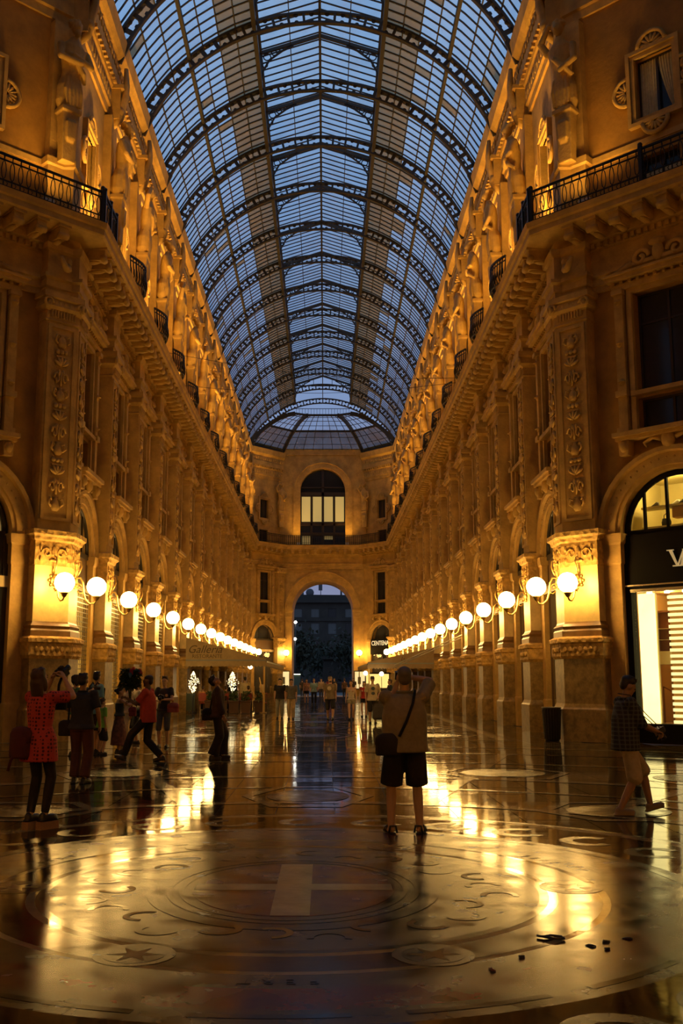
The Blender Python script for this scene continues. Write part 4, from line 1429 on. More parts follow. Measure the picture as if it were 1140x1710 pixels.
for s, nm in ((-1, 'left'), (1, 'right')):
    A = Vector((s * 6.85, 28.2, 0)); d = Vector((s, -1, 0)).normalized()
    p = A + d * .54
    lamp('glowing globe lamp on the octagon face of the near %s pier' % nm, p, -s * PI / 4, 'globe lamps on the octagon piers')
    lamp('glowing globe lamp on the far pier just %s of the end arch' % nm, (s * 3.55, CHY - .12, 0), 0, 'globe lamps at the far end')
    lamp('glowing globe lamp on the slanted pier at the far %s corner' % nm, (s * (HX - .75), YE + .3, 0), -s * .9, 'globe lamps at the far end')
    for j, (yy, w) in enumerate(((15.2, 'side'), (1.0, 'rear'))):
        lamp('globe lamp on the %s %s pier of the octagon, beside the viewer' % (w, nm), (s * 19.2, yy, 0), -s * PI / 2, 'globe lamps on the octagon piers')
    lamp('globe lamp on the back %s pier of the octagon, behind the viewer' % nm, (s * 8.0, -10.7, 0), PI, 'globe lamps on the octagon piers')
    lamp('added globe lamp on the rear slanted %s wall of the octagon, unseen behind the viewer' % nm, (s * 12.5, -6.2, 0), PI + s * PI / 4, 'globe lamps on the octagon piers')  # extra lamp added out of view to brighten the people

# ---------------------------------------------------------------- floodlights on the cornice that wash the upper storey
fl0 = None
FHOUSE = MB().box(-.17, .17, -.06, .06, .05, .3).box(-.14, .14, -.02, .02, 0, .06).mesh('housing')
FLENS = MB().box(-.15, .15, -.005, .005, .08, .27).mesh('lens')
LENSM = mat('floodlight_lens', (.8, .7, .5), .3, emit=(1, .7, .3), estr=1.0)
def flood(label, loc, rz, tilt, W_, size=(1.6, .3)):
    t = thing('floodlight', label, 'floodlight', loc, rz, 'floodlights on the cornice')
    put(FHOUSE, 'housing', WHITE, t, (0, 0, 0)); put(FLENS, 'lens', LENSM, t, (0, .07, 0))
    L = bpy.data.lights.new('floodlight_beam', 'AREA'); L.shape = 'RECTANGLE'; L.size = size[0]; L.size_y = size[1]
    L.energy = W_; L.color = FLOOD_COL; L.spread = math.radians(75)
    lo = bpy.data.objects.new('floodlight_beam', L); C.objects.link(lo); lo.parent = t
    lo.location = (0, .1, .32); lo.rotation_euler = (PI - math.radians(tilt), 0, 0)
    return t
for nm, x, rz in (('left', -HX + 1.0, PI / 2), ('right', HX - 1.0, -PI / 2)):
    for k in range(NB):
        flood('%s cornice floodlight from the viewer along the %s arcade' % (ORD[k], nm), (x, Y0 + (k + .5) * P, ZB), rz, 9, FLOOD_W * (1.2 if k else .6))
for s, nm in ((-1, 'left'), (1, 'right')):
    c = Vector((s * HX, 28.39, ZB)); d = Vector((s, -1, 0)).normalized(); n = Vector((-s, -1, 0)).normalized()
    flood('white box floodlight behind the %s octagon railing' % nm, c + d * 1.2 + n * .8, -s * PI / 4, 9, FLOOD_W * .14)
for x, nm in ((-2.4, 'left'), (2.4, 'right')):
    flood('cornice floodlight under the %s half of the end window' % nm, (x, CHY - .85, ZB), 0, 6, FLOOD_W * .16)

for s, nm in ((-1, 'left'), (1, 'right')):  # invented rear floodlights, added out of view to brighten the people and octagon
    for j, (x, y, rz, w) in enumerate(((s * 5.5, -10.3, PI, 'back'), (s * 13.0, -5.0, PI + s * PI / 4, 'rear slanted'))):
        t = flood('added floodlight high on the %s %s wall of the octagon, unseen behind the viewer' % (w, nm), (x, y, ZB), rz, 0, 900, (1.0, .5))
        lo = [c for c in t.children if c.type == 'LIGHT'][0]
        lo.data.spread = math.radians(120); lo.location = (0, -.2, .3)
        lo.rotation_euler = (math.radians(58), 0, 0)

# ================================================================== shops of the octagon
def wpt(wall, x, y, z): return wall.matrix_world @ Vector((x, y, z))
SHOPLIGHT = (1.0, .74, .22)
bpy.context.view_layer.update()
# --- right: boutique with black fascia
R = wall_oct_right; c = OC
sf = put(MB().box(-1.6, -1.42, .05, .35, 0, 5.5).box(1.42, 1.6, .05, .35, 0, 5.5).box(-1.42, 1.42, .05, .35, 4.02, 5.5).box(-1.42, 1.42, .05, .5, 0, .5).mesh('shopfront'), 'shopfront', BLACKPANEL, R, (c, 0, 0))
put(MB().box(-1.42, 1.42, 0, .12, 3.94, 4.02).box(-1.6, 1.6, 0, .1, 4.1, 4.14).mesh('steel_strip'), 'steel_strip', mat('brushed_steel', (.6, .5, .35), .25, metal=.9), sf)
put(MB().box(-1.42, 1.42, .2, .215, .5, 3.95).mesh('pane'), 'pane', PANEGLASS, sf)
fq = MB()
fq.tube([(1.52 * math.cos(PI * i / 20), .2, 5.55 + 1.52 * math.sin(PI * i / 20)) for i in range(21)], .09, 6)
for x in (-.98, -.33, .33, .98): fq.box(x - .035, x + .035, .16, .24, 5.5, 5.55 + math.sqrt(1.5 ** 2 - x * x))
fq.box(-1.55, 1.55, .12, .3, 5.46, 5.62)
put(fq.mesh('fanlight'), 'fanlight', BLACKPANEL, sf)
put(MB().prism([(-1.5, 5.56)] + [(1.5 * math.cos(PI - PI * i / 16), 5.56 + 1.5 * math.sin(PI * i / 16)) for i in range(17)], .2, .21).mesh('pane'), 'pane', PANEGLASS, sf)
# monogram: a slanted L with a V across it
GOLDL = mat('pale_gold_letters', (.75, .6, .3), .3, metal=.3, emit=(1, .75, .35), estr=.25)
q = MB()
q.prism([(-.03, -.20), (.04, -.20), (.17, .21), (.09, .21)], -.03, 0); q.prism([(-.24, -.23), (.16, -.23), (.20, -.12), (.16, -.12), (.12, -.20), (-.24, -.20)], -.03, 0); q.prism([(.04, .19), (.24, .19), (.24, .21), (.04, .21)], -.03, 0)
put(q.mesh('letter'), 'letter', GOLDL, sf, (0.05, .05, 4.78))
q = MB()
q.prism([(-.24, .21), (-.15, .21), (-.01, -.17), (-.05, -.20)], -.035, 0); q.prism([(-.02, -.20), (.02, -.20), (.20, .21), (.16, .21)], -.035, 0); q.prism([(-.29, .19), (-.10, .19), (-.10, .215), (-.29, .215)], -.035, 0)
put(q.mesh('letter'), 'letter', GOLDL, sf, (-.04, .04, 4.78))
CREAMW = mat('cream_shop_wall', (.8, .66, .3), .7); ORANGEW = mat('orange_shop_shelf', (.75, .36, .06), .6); BROWNW = mat('brown_shop_wall', (.4, .2, .06), .6)
rb = MB(); rb.add([(-1.6, .36, .5), (1.6, .36, .5), (2.6, 3.4, .5), (-1.6, 3.4, .5), (-1.6, .36, 4.0), (1.6, .36, 4.0), (2.6, 3.4, 4.0), (-1.6, 3.4, 4.0)], [(0, 1, 2, 3), (7, 6, 5, 4), (1, 5, 6, 2), (2, 6, 7, 3), (3, 7, 4, 0)])
put(rb.mesh('shop_interior'), 'shop_interior', BROWNW, sf)
rb = MB(); rb.add([(-1.6, .36, 5.5), (1.6, .36, 5.5), (1.6, 2.4, 5.5), (-1.6, 2.4, 5.5), (-1.6, .36, 7.2), (1.6, .36, 7.2), (1.6, 2.4, 7.2), (-1.6, 2.4, 7.2)], [(0, 1, 2, 3), (7, 6, 5, 4), (1, 5, 6, 2), (2, 6, 7, 3), (3, 7, 4, 0)])
put(rb.mesh('shop_interior'), 'shop_interior', CREAMW, sf)
LITCOL = mat('lit_display_panel', (.9, .8, .5), .6, emit=(1.0, .80, .28), estr=2.6)
def wthing(nm, label, cat, wall, x, y, z, group=None):
    return thing(nm, label, cat, wpt(wall, x, y, z), wall.rotation_euler.z, group)
t = wthing('light_column', 'glowing white column panel at the edge of the boutique window', 'display', R, c - 1.19, .42, .5)
put(MB().box(-.22, .22, -.04, .06, 0, 3.42).mesh('light_panel'), 'light_panel', LITCOL, t); put(MB().box(-.25, .25, .06, .12, 0, 3.45).mesh('back_board'), 'back_board', CREAMW, t)
t = wthing('striped_column', 'white and gold striped column standing in the boutique window', 'column', R, c - .38, .8, .5)
for i in range(22):
    z = i * .156
    put(MB().box(-.34, .34, -.12, .12, 0, .082).mesh('stripe') if i == 0 else stripe_me, 'stripe', mat('lit_stripe', (.9, .8, .5), .5, emit=(1, .82, .35), estr=1.3), t, (0, 0, z))
    if i == 0: stripe_me = t.children[0].data
put(MB().box(-.31, .31, -.09, .09, 0, 3.44).mesh('core'), 'core', mat('gold_stripe', (.55, .3, .08), .4), t)
t = wthing('display_case', 'glass display case on a cream ledge with stairs below, inside the boutique', 'display case', R, c - 1.02, 1.3, .5)
put(MB().box(-.42, .42, -.2, .2, 1.55, 1.9).mesh('ledge'), 'ledge', CREAMW, t)
put(MB().box(-.36, .36, .12, .2, 1.9, 3.0).box(-.36, -.32, -.16, .12, 1.9, 3.0).box(-.36, .36, -.16, .2, 2.95, 3.0).mesh('cabinet'), 'cabinet', mat('dark_red_wood', (.16, .05, .02), .3), t)
for z in (2.2, 2.5): put(MB().box(-.32, .34, -.14, .12, z, z + .015).mesh('shelf'), 'shelf', mat('shelf_glass', (.7, .6, .3), .1), t)
put(MB().bar((-.2, -.1, .95), (.5, -.1, .6), .03).bar((-.2, -.1, .0), (-.2, -.1, .95), .03).bar((.12, -.1, 0), (.12, -.1, .8), .02).mesh('stair_rail'), 'stair_rail', mat('dark_red_wood', (.16, .05, .02), .3), t)
LEATHER = [mat('brown_leather', (.14, .06, .02), .4), mat('black_leather', (.02, .015, .01), .35), mat('white_leather', (.8, .75, .65), .4)]
BAG = MB()
BAG.loft([((0, 0, 0), .13, .06), ((0, 0, .1), .14, .065), ((0, 0, .2), .11, .05), ((0, 0, .21), .1, .03)], 12, power=3)
BAG = BAG.mesh('bag_body')
HANDLE = MB().tube([(-.07, 0, .19), (-.06, 0, .3), (0, 0, .34), (.06, 0, .3), (.07, 0, .19)], .012, 6).mesh('handle')
SHOEM = MB().loft([((0, 0, 0), .045, .13), ((0, 0, .03), .045, .13), ((0, -.03, .07), .04, .09), ((0, -.06, .12), .035, .05)], 10).mesh('shoe')
for j, z in enumerate((5.72, 6.28)):
    t = wthing('wall_shelf', '%s orange shelf behind the arched boutique window' % ('lower', 'upper')[j], 'shelf', R, c - .2, 1.0, z, 'shelves behind the boutique fanlight')
    put(MB().box(-1.2, 1.4, -.2, .2, 0, .06).mesh('board'), 'board', CREAMW, t)
    for x in (-.35, .55): put(MB().box(x, x + .5, -.1, .2, -.3, -.0).mesh('front_panel'), 'front_panel', ORANGEW, t)
def bag_thing(label, x, y, z, k):
    t = wthing('handbag', label, 'handbag', R, x, y, z, 'goods in the boutique')
    a = BAG.copy(); b = HANDLE.copy()
    put(a, 'bag_body', LEATHER[k], t); put(b, 'handle', LEATHER[k], t)
bag_thing('dark leather handbag on the lower boutique shelf near the middle mullion', c - .75, .95, 5.78, 1)
bag_thing('brown handbag at the right end of the lower boutique shelf', c - .05, .95, 5.78, 0)
for i, (x, z, k, w) in enumerate(((-1.05, 6.34, 1, 'black shoe at the left end of the upper boutique shelf'), (-.45, 6.34, 2, 'white shoe in the middle of the upper boutique shelf'), (-.28, 6.34, 1, 'black shoe next to the white shoe on the upper boutique shelf'))):
    o = put(SHOEM.copy(), 'shoe', LEATHER[k], None, wpt(R, c + x, .95, z), R.rotation_euler.z + PI / 2); tag(o, w, 'shoe', 'goods in the boutique')
for (x, y, z, W_, rd) in ((0, 1.2, 3.85, 100, .12), (-.9, 1.2, 3.85, 50, .1), (0, 1.1, 7.0, 55, .12), (-.9, 1.0, 6.9, 25, .08)):
    L = bpy.data.lights.new('ceiling_spot', 'POINT'); L.energy = W_; L.color = SHOPLIGHT; L.shadow_soft_size = rd
    lo = bpy.data.objects.new('shop_ceiling_spot', L); C.objects.link(lo); lo.location = wpt(R, c + x, y, z)
for i, x in enumerate((-1.1, -.6, -.1, .4)):
    t = tag(put(MB().lathe([(.02, .06), (.07, .05), (.08, 0), (.06, -.01)], seg=10).mesh('downlight'), 'downlight', mat('lit_downlight', (1, .9, .6), .4, emit=(1, .85, .5), estr=8), None, wpt(R, c + x, .45, 3.92)), '%s small downlight from the pier along the boutique window head' % ORD[i], 'downlight', 'downlights of the boutique window')
# --- left: shuttered shop
Lw = wall_oct_left; c = -OC
sf = put(MB().box(-1.6, -1.45, .05, .35, 0, 5.5).box(1.45, 1.6, .05, .35, 0, 5.5).box(-1.45, 1.45, .1, .35, 4.4, 5.5).box(-1.45, 1.45, .1, .35, 0, .3).mesh('shopfront'), 'shopfront', DARKWOOD, Lw, (c, 0, 0))
put(MB().box(-1.6, 1.6, .0, .3, 4.1, 4.4).mesh('lintel'), 'lintel', MARBLE, sf)
put(fq.mesh('fanlight'), 'fanlight', DARKWOOD, sf)
put(MB().prism([(-1.5, 5.56)] + [(1.5 * math.cos(PI - PI * i / 16), 5.56 + 1.5 * math.sin(PI * i / 16)) for i in range(17)], .2, .21).mesh('pane'), 'pane', PANEGLASS, sf)
o = put(GRILLE, 'roller_grille', None, sf); o.scale = (1.15, 1, .95)
bb2 = put(BACKBOXES[2].copy(), 'shop_interior', None, sf); bb2.scale.x = 1.15

# ================================================================== beyond the end arch: piazza
bld = thing('building', 'dark stone building across the square seen through the end arch', 'building', (0, 185, 0))
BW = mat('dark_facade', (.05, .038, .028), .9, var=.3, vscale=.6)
rows = [(1.2, 4.2), (6.0, 8.6), (9.8, 11.8), (12.8, 14.4)]
holes = [hole_rect(-14 + 3.1 * i, 1.5, a, b) for i in range(10) for a, b in rows]
q = MB().panel([(-22, 0), (22, 0), (22, 15.6), (-22, 15.6)], holes, 0, .3); q.box(-22, 22, .4, 12, 0, 15.5)
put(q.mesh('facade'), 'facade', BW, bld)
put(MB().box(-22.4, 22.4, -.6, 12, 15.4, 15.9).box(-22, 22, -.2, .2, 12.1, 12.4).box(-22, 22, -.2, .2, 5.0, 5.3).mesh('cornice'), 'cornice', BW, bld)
put(MB().prism([(-22, 15.9), (22, 15.9), (21, 16.7), (-21, 17.0)], 0, 12).mesh('roof'), 'roof', mat('dark_roof_tiles', (.03, .025, .02), .8), bld)
BP = [mat('pale_shutter', (.13, .12, .11), .8), mat('dark_far_window', (.03, .03, .035), .2)]
pm = {}
for i in range(10):
    for j, (a, b) in enumerate(rows):
        k = 0 if j >= 2 and (i * 7 + j * 3) % 4 else 1
        if (j, k) not in pm:
            pm[(j, k)] = MB().box(-.75, .75, .2, .3, a, b).box(-.04, .04, .16, .2, a, b).mesh('window'); pm[(j, k)].materials.append(BP[k])
        put(pm[(j, k)], 'window', None, bld, (-14 + 3.1 * i, 0, 0))
ant = MB().bar((3.2, 4, 16.4), (3.2, 4, 24), .35).bar((3.2, 4, 24), (3.2, 4, 30), .12)
put(ant.mesh('mast'), 'mast', mat('antenna_metal', (.06, .06, .07), .5), bld)
put(MB().ell((3.2, 3.8, 19.5), .25, .2, .2, 8, 6).mesh('beacon'), 'beacon', mat('red_beacon', (.8, .1, .05), .4, emit=(1, .12, .05), estr=3), bld)
q = MB()
q.bar((-.6, 3, 16.6), (-.6, 3, 18.2), .12).box(-1.0, -.3, 2.9, 3.1, 17.9, 20.2)
q.bar((-3.8, 3, 16.6), (-3.8, 3, 21), .06)
for z in (19.3, 20.1, 20.8): q.bar((-4.6, 3, z), (-3.0, 3, z), .05)
put(q.mesh('aerial'), 'aerial', MATS['antenna_metal'], bld)
for x, z, r in ((-2.6, 17.5, .75), (-4.2, 17.3, .5)):
    put(MB().ell((0, 0, 0), r, .18, r, 14, 8).bar((0, 0, -r), (0, 0, -1.4), .12).mesh('dish'), 'dish', MATS['antenna_metal'], bld, (x, 3, z))
def tree(label, x, y, h, r, seed):
    rr = random.Random(seed)
    t = thing('tree', label, 'tree', (x, y, 0), 0, 'trees in the square')
    tq = MB(); tq.tube([(0, 0, 0), (.1, 0, h * .4), (-.1, .1, h * .75)], [.22, .16, .08], 8)
    for i in range(5):
        a = i * 1.26; tq.tube([(0, 0, h * .4), (r * .5 * math.cos(a), r * .5 * math.sin(a), h * .65)], [.1, .04], 6)
    put(tq.mesh('trunk'), 'trunk', mat('tree_bark', (.05, .035, .02), .9), t)
    fq_ = MB()
    for i in range(1500):
        u = rr.gauss(0, .42); v = rr.gauss(0, .42); w = rr.gauss(0, .4)
        cc = Vector((u * r, v * r, h * .62 + w * h * .36))
        M = Euler((rr.random() * 6, rr.random() * 6, rr.random() * 6)).to_matrix()
        s_ = rr.uniform(.14, .3)
        fq_.add([cc + M @ Vector(p) * s_ for p in ((-1, -.5, 0), (0, -.6, .1), (1, 0, 0), (0, .6, .1), (-1, .5, 0))], [(0, 1, 2, 3, 4)])
    put(fq_.mesh('foliage'), 'foliage', mat('dark_foliage', (.02, .022, .008), .8), t)
tree('dark leafy tree on the left seen through the end arch', -3.4, 128, 8.5, 3.0, 1)
tree('dark leafy tree on the right seen through the end arch', 4.2, 132, 8.0, 3.4, 2)
tree('low dark tree in the middle beyond the monument', .2, 150, 7.0, 4.0, 3)
t = thing('monument', 'dark stone monument with a standing figure in the square', 'monument', (1.2, 138, 0))
put(MB().plan([(-1.4, -1.4), (1.4, -1.4), (1.4, 1.4), (-1.4, 1.4)], [(0, .8), (.5, .8), (.5, .3), (1.2, .3), (1.3, 0), (4.2, -.2), (4.3, .1), (4.7, .1)]).mesh('pedestal'), 'pedestal', BW, t)
fq2 = MB(); fq2.loft([((0, 0, 4.6), .5, .4), ((0, 0, 5.6), .42, .36), ((0, 0, 6.4), .52, .36), ((0, 0, 6.75), .2, .2)], 12); fq2.ell((0, -.05, 7.05), .2, .22, .27, 10, 8)
put(fq2.mesh('figure'), 'figure', BW, t)
SLAMP = mat('street_lamp_bulb', (1, 1, 1), .4, emit=(1, .93, .75), estr=20)
for i, (x, y, z) in enumerate(((-3.3, 122, 8.4), (-3.35, 121.5, 6.4))):
    t = thing('street_lamp', ('tall', 'lower')[i] + ' white street lamp at the left edge of the end arch', 'street lamp', (x, y, 0), 0, 'street lamps in the square')
    put(MB().tube([(0, 0, -.02), (0, 0, z - .1)], [.07, .04], 8).mesh('pole'), 'pole', IRON, t)
    put(MB().ell((0, 0, z), .18, .18, .16, 10, 8).mesh('bulb'), 'bulb', SLAMP, t)
t = thing('kiosk', 'small lit kiosk with a white strip light beside the left end pier', 'kiosk', (-3.1, 118, -.02))
put(MB().box(-.5, .5, -.4, .4, 0, 2.2).mesh('cabin'), 'cabin', mat('green_kiosk', (.06, .09, .05), .6), t)
put(MB().box(-.6, .6, -.5, .5, 2.3, 2.4).bar((-.45, -.4, 2.2), (-.45, -.4, 2.3), .05).bar((.45, -.4, 2.2), (.45, -.4, 2.3), .05).mesh('canopy'), 'canopy', IRON, t)
put(MB().box(-.5, .5, -.5, -.42, 2.22, 2.3).mesh('strip_light'), 'strip_light', mat('strip_light', (1, 1, 1), .4, emit=(1, .95, .7), estr=4), t)

# ================================================================== notices, sign, bin, litter
for s, nm, x in ((-1, 'left', -3.75), (1, 'right', 3.6)):
    t = thing('notice_board', 'lit notice board on the pier %s of the end arch' % nm, 'notice board', (x, CHY - .62, 0))
    put(MB().box(-.55, .55, -.06, .06, .7, 2.5).box(-.5, -.42, -.06, .06, 0, .7).box(.42, .5, -.06, .06, 0, .7).mesh('frame'), 'frame', DARKWOOD, t)
    put(MB().box(-.48, .48, -.08, -.06, .8, 2.4).mesh('lit_sheet'), 'lit_sheet', mat('lit_notice', (.9, .8, .5), .6, emit=(1, .82, .4), estr=.7), t)
    put(MB().box(-.2, .1, -.09, -.08, 1.2, 1.9).mesh('print'), 'print', mat('notice_print', (.2, .2, .15), .7), t)
bpy.context.view_layer.update()
er = wall_end_right
sg_ = thing('shop_sign', 'black shop sign with pale capital letters in the right far archway', 'sign', wpt(er, clen / 2, -.14, 4.75), er.rotation_euler.z)
put(MB().box(-1.36, 1.36, -.05, .1, -.7, .75).mesh('board'), 'board', BLACKPANEL, sg_)
me = text_mesh('CENTENA', .62, 'lettering', .01); o = put(me, 'lettering', mat('sign_letters', (.8, .75, .6), .5, emit=(1, .85, .55), estr=.6), sg_, (0, -.07, .35), rot=(PI / 2, 0, 0))
o.scale.x = .85
bn = thing('litter_bin', 'dark ribbed litter bin standing against the right corner pier', 'bin', (6.42, 28.3, .004))
q = MB(); q.lathe([(.19, 0), (.2, .03), (.245, .86), (.25, .88)], seg=20)
put(q.mesh('bucket'), 'bucket', IRON, bn)
q = MB()
for i in range(20):
    a = i * PI / 10; q.bar((.205 * math.cos(a), .205 * math.sin(a), .04), (.25 * math.cos(a), .25 * math.sin(a), .84), .02)
put(q.mesh('ribs'), 'ribs', IRON, bn)
q = MB(); q.tube([(.25 * math.cos(a * PI / 10), .25 * math.sin(a * PI / 10), .88) for a in range(21)], .022, 6, False)
put(q.mesh('rim'), 'rim', mat('bin_rim', (.1, .08, .05), .4, metal=.5), bn)
LIT = mat('dark_litter', (.02, .015, .01), .6)
o = tag(put(MB().tube([(-.06, .02, .012), (0, .05, .014), (.06, .03, .012), (.07, -.02, .012), (.0, -.03, .014), (-.09, .05, .012)], .008, 6).mesh('litter_loop'), 'litter_loop', LIT, None, (1.70, 6.85, .004)), 'dark looped strip of litter on the mosaic floor', 'litter')
for i, (x, y, w) in enumerate(((1.90, 6.68, 'small dark leaf scrap between two others on the mosaic'), (2.02, 6.78, 'curled dark scrap nearest the round lamp reflection'), (2.18, 6.86, 'rightmost dark scrap on the mosaic floor'), (1.98, 6.6, 'lowest of the cluster of dark scraps on the mosaic'), (1.42, 6.42, 'lone dark scrap near the star roundel'), (1.2, 6.15, 'small reddish scrap below the star roundel'))):
    rr = random.Random(i)
    q = MB(); n = 6
    q.tube([(-.03, -.008, .004), (-.01, .008, .008), (.015, -.004, .006), (.035, .006, .004)], [.003, .008, .007, .002], 6)
    o = tag(put(q.mesh('litter_scrap'), 'litter_scrap', LIT if i < 5 else mat('red_scrap', (.2, .05, .02), .6), None, (x, y, .004), rr.random() * 3), w, 'litter', 'scraps on the floor')
for i, (y0, z0, y1, z1) in enumerate(((44.0, 16.2, 47, 15.9), (50, 16.4, 48, 16.0))):
    a = Vector((-7.1, y0, z0)); b = Vector((7.1, y1, z1))
    pts = [a.lerp(b, t / 12) - Vector((0, 0, .5 * math.sin(PI * t / 12))) for t in range(13)]
    tag(put(MB().tube(pts, .012, 5).mesh('cable'), 'cable', IRON), ('nearer', 'farther')[i] + ' thin cable strung across the arcade above the balconies', 'cable', 'cables across the arcade')

# ================================================================== awnings and cafe
CANVAS = mat('tan_canvas', (.36, .25, .11), .9, var=.15, vscale=3); CANVAS2 = mat('brown_canvas', (.30, .19, .08), .9, var=.15, vscale=3); GREYB = mat('grey_band', (.22, .22, .18), .8)
INK = mat('canvas_ink', (.10, .07, .035), .9)
def awning(label, s, xw, xo, y0, y1, zw, zo, cv):
    t = thing('awning', label, 'awning', (0, y0, 0))
    q = MB(); q.add([(s * xw, 0, zw), (s * xo, 0, zo), (s * xo, y1 - y0, zo), (s * xw, y1 - y0, zw), (s * xw, 0, zw - .03), (s * xo, 0, zo - .03), (s * xo, y1 - y0, zo - .03), (s * xw, y1 - y0, zw - .03)], [(0, 1, 2, 3), (7, 6, 5, 4)])
    put(q.mesh('canvas_roof'), 'canvas_roof', cv, t)
    zb = zo + .02
    put(MB().prism([(s * xw, zb), (s * xo, zb), (s * xo, zo + .06), (s * xw, zw)], -.02, .0).mesh('end_panel'), 'end_panel', cv, t)
    put(MB().box(min(s * xw, s * xo), max(s * xw, s * xo), -.04, .0, zb - .07, zb + .0).mesh('band'), 'band', GREYB, t)
    n = 22; poly = [(s * xw, zb - .06), (s * xo, zb - .06)]
    low = []
    for i in range(n * 4 + 1):
        u = i / (n * 4); low.append((s * (xo + (xw - xo) * u), zb - .30 - .07 * abs(math.sin(u * n * PI))))
    put(MB().prism(poly + low, -.03, -.012).mesh('valance'), 'valance', cv, t)
    q = MB(); m2 = 60
    for i in range(m2):
        yy = (y1 - y0) * i / m2; q.box(s * xo - .01, s * xo + .01, yy, yy + (y1 - y0) / m2, zb - .30 - .06 * (i % 2), zb - .04)
    put(q.mesh('valance'), 'valance', cv, t)
    for yy in (.05, y1 - y0 - .05):
        put(MB().bar((s * (xo + .08), yy, 0), (s * (xo + .08), yy, zo - .05), .07).mesh('post'), 'post', BRASS, t)
    put(MB().bar((s * xw, .03, zb - .1), (s * xo, .03, zb - .1), .06).bar((s * xo, 0, zb - .1), (s * xo, y1 - y0, zb - .1), .06).mesh('frame'), 'frame', IRON, t)
    return t
aw = awning('tan canvas cafe awning lettered Galleria on the left', -1, 6.8, 2.75, 52, 74, 3.75, 2.62, CANVAS)
o = put(text_mesh('Galleria', .56, 'lettering', .006, .35), 'lettering', INK, aw, (-5.85, -.035, 3.14), rot=(PI / 2, 0, 0))
o = put(text_mesh('RISTORANTE', .26, 'lettering', .006), 'lettering', INK, aw, (-5.72, -.035, 2.80), rot=(PI / 2, 0, 0))
aw2 = awning('brown canvas cafe awning on the right', 1, 6.8, 2.8, 62, 80, 3.55, 2.62, CANVAS2)
o = put(text_mesh('la', .40, 'lettering', .006, .35), 'lettering', INK, aw2, (4.9, -.035, 2.86), rot=(PI / 2, 0, 0))
for i, dz in enumerate((0, -.12)):
    t = tag(put(MB().tube([(6.7, 48.5 + i * .3, 3.72 + dz), (4.0, 56 + i * .3, 2.42 + dz)], .025, 6).mesh('awning_bar'), 'awning_bar', mat('pale_bar', (.85, .75, .5), .3, metal=.3)), ('upper', 'lower')[i] + ' pale slanting awning bar reaching out from the right wall', 'bar', 'awning bars on the right')
# sparkling lamps
BEADM = mat('lit_bead', (1, .9, .6), .4, emit=(1.0, .84, .45), estr=4)
def sparkle(label, x, y):
    rr = random.Random(int(x * 100))
    t = thing('sparkle_lamp', label, 'lamp', (x, y, 0), 0, 'beaded cafe lamps')
    put(MB().lathe([(.2, 0), (.2, .03), (.03, .06), (.025, 1.2)], seg=12).mesh('stand'), 'stand', IRON, t)
    q = MB()
    for i in range(190):
        z = rr.uniform(-.55, .55); r = (.36 * (1 - abs(z) / .58)) * math.sqrt(rr.random()); a = rr.random() * 6.28
        q.ell((r * math.cos(a), r * math.sin(a), 1.5 + z), .015, .015, .015, 5, 4)
    put(q.mesh('beads'), 'beads', BEADM, t)['kind'] = 'stuff'
sparkle('diamond-shaped cluster of glittering lights at the left end of the cafe', -6.35, 51.6)
sparkle('glittering lamp behind the man who looks up', -4.6, 54)
REDC = mat('red_chair_paint', (.36, .05, .02), .5); DKW = mat('dark_wood_chair', (.08, .035, .015), .5)
ch0 = thing('cafe_chair', 'chair', 'chair')
put(MB().plan([(-.21, -.21), (.21, -.21), (.21, .21), (-.21, .21)], [(.43, 0), (.47, .01), (.48, -.02)]).mesh('seat'), 'seat', REDC, ch0)
put(MB().prism([(-.2, .55), (.2, .55), (.19, .92), (.1, .97), (-.1, .97), (-.19, .92)], .19, .22).mesh('backrest'), 'backrest', REDC, ch0)
for sx in (-1, 1):
    put(MB().bar((sx * .19, .2, 0), (sx * .19, .2, .9), .035).mesh('leg'), 'leg', DKW, ch0); put(MB().bar((sx * .19, -.19, 0), (sx * .19, -.19, .45), .035).mesh('leg'), 'leg', DKW, ch0)
tb0 = thing('cafe_table', 'table', 'table')
put(MB().lathe([(.38, .70), (.40, .72), (.40, .74), (.38, .75)], seg=20).mesh('table_top'), 'table_top', mat('pale_tablecloth', (.6, .45, .25), .8), tb0)
put(MB().lathe([(.2, .0), (.2, .03), (.035, .06), (.035, .7)], seg=12).mesh('pedestal'), 'pedestal', IRON, tb0)
spots = [(-5.9, 53.4, .3), (-4.75, 53.6, -.2), (-3.6, 53.5, .4), (-5.4, 56.6, .1), (-4.1, 56.8, 0)]
nmx = ['leftmost in front', 'middle in front', 'rightmost in front', 'left in the back row', 'right in the back row']
fc = ft = True
for i, (x, y, a) in enumerate(spots):
    tt = tb0 if i == 0 else copy_tree(tb0)
    tt.location = (x, y, .004); tag(tt, 'small round cafe table, %s of the left cafe' % nmx[i], 'table', 'cafe tables')
    for j, (dx, dy, rz) in enumerate(((-.1, -.62, PI), (.60, .1, PI / 2 * -1))):
        cc = ch0 if i == 0 and j == 0 else copy_tree(ch0)
        cc.location = (x + dx, y + dy, .004); cc.rotation_euler = (0, 0, rz + a * .3)
        tag(cc, 'red cafe chair on the %s side of the table, %s' % (('near', 'right-hand')[j], nmx[i]), 'chair', 'red cafe chairs')
LEAFM = mat('planter_leaves', (.06, .10, .02), .7)
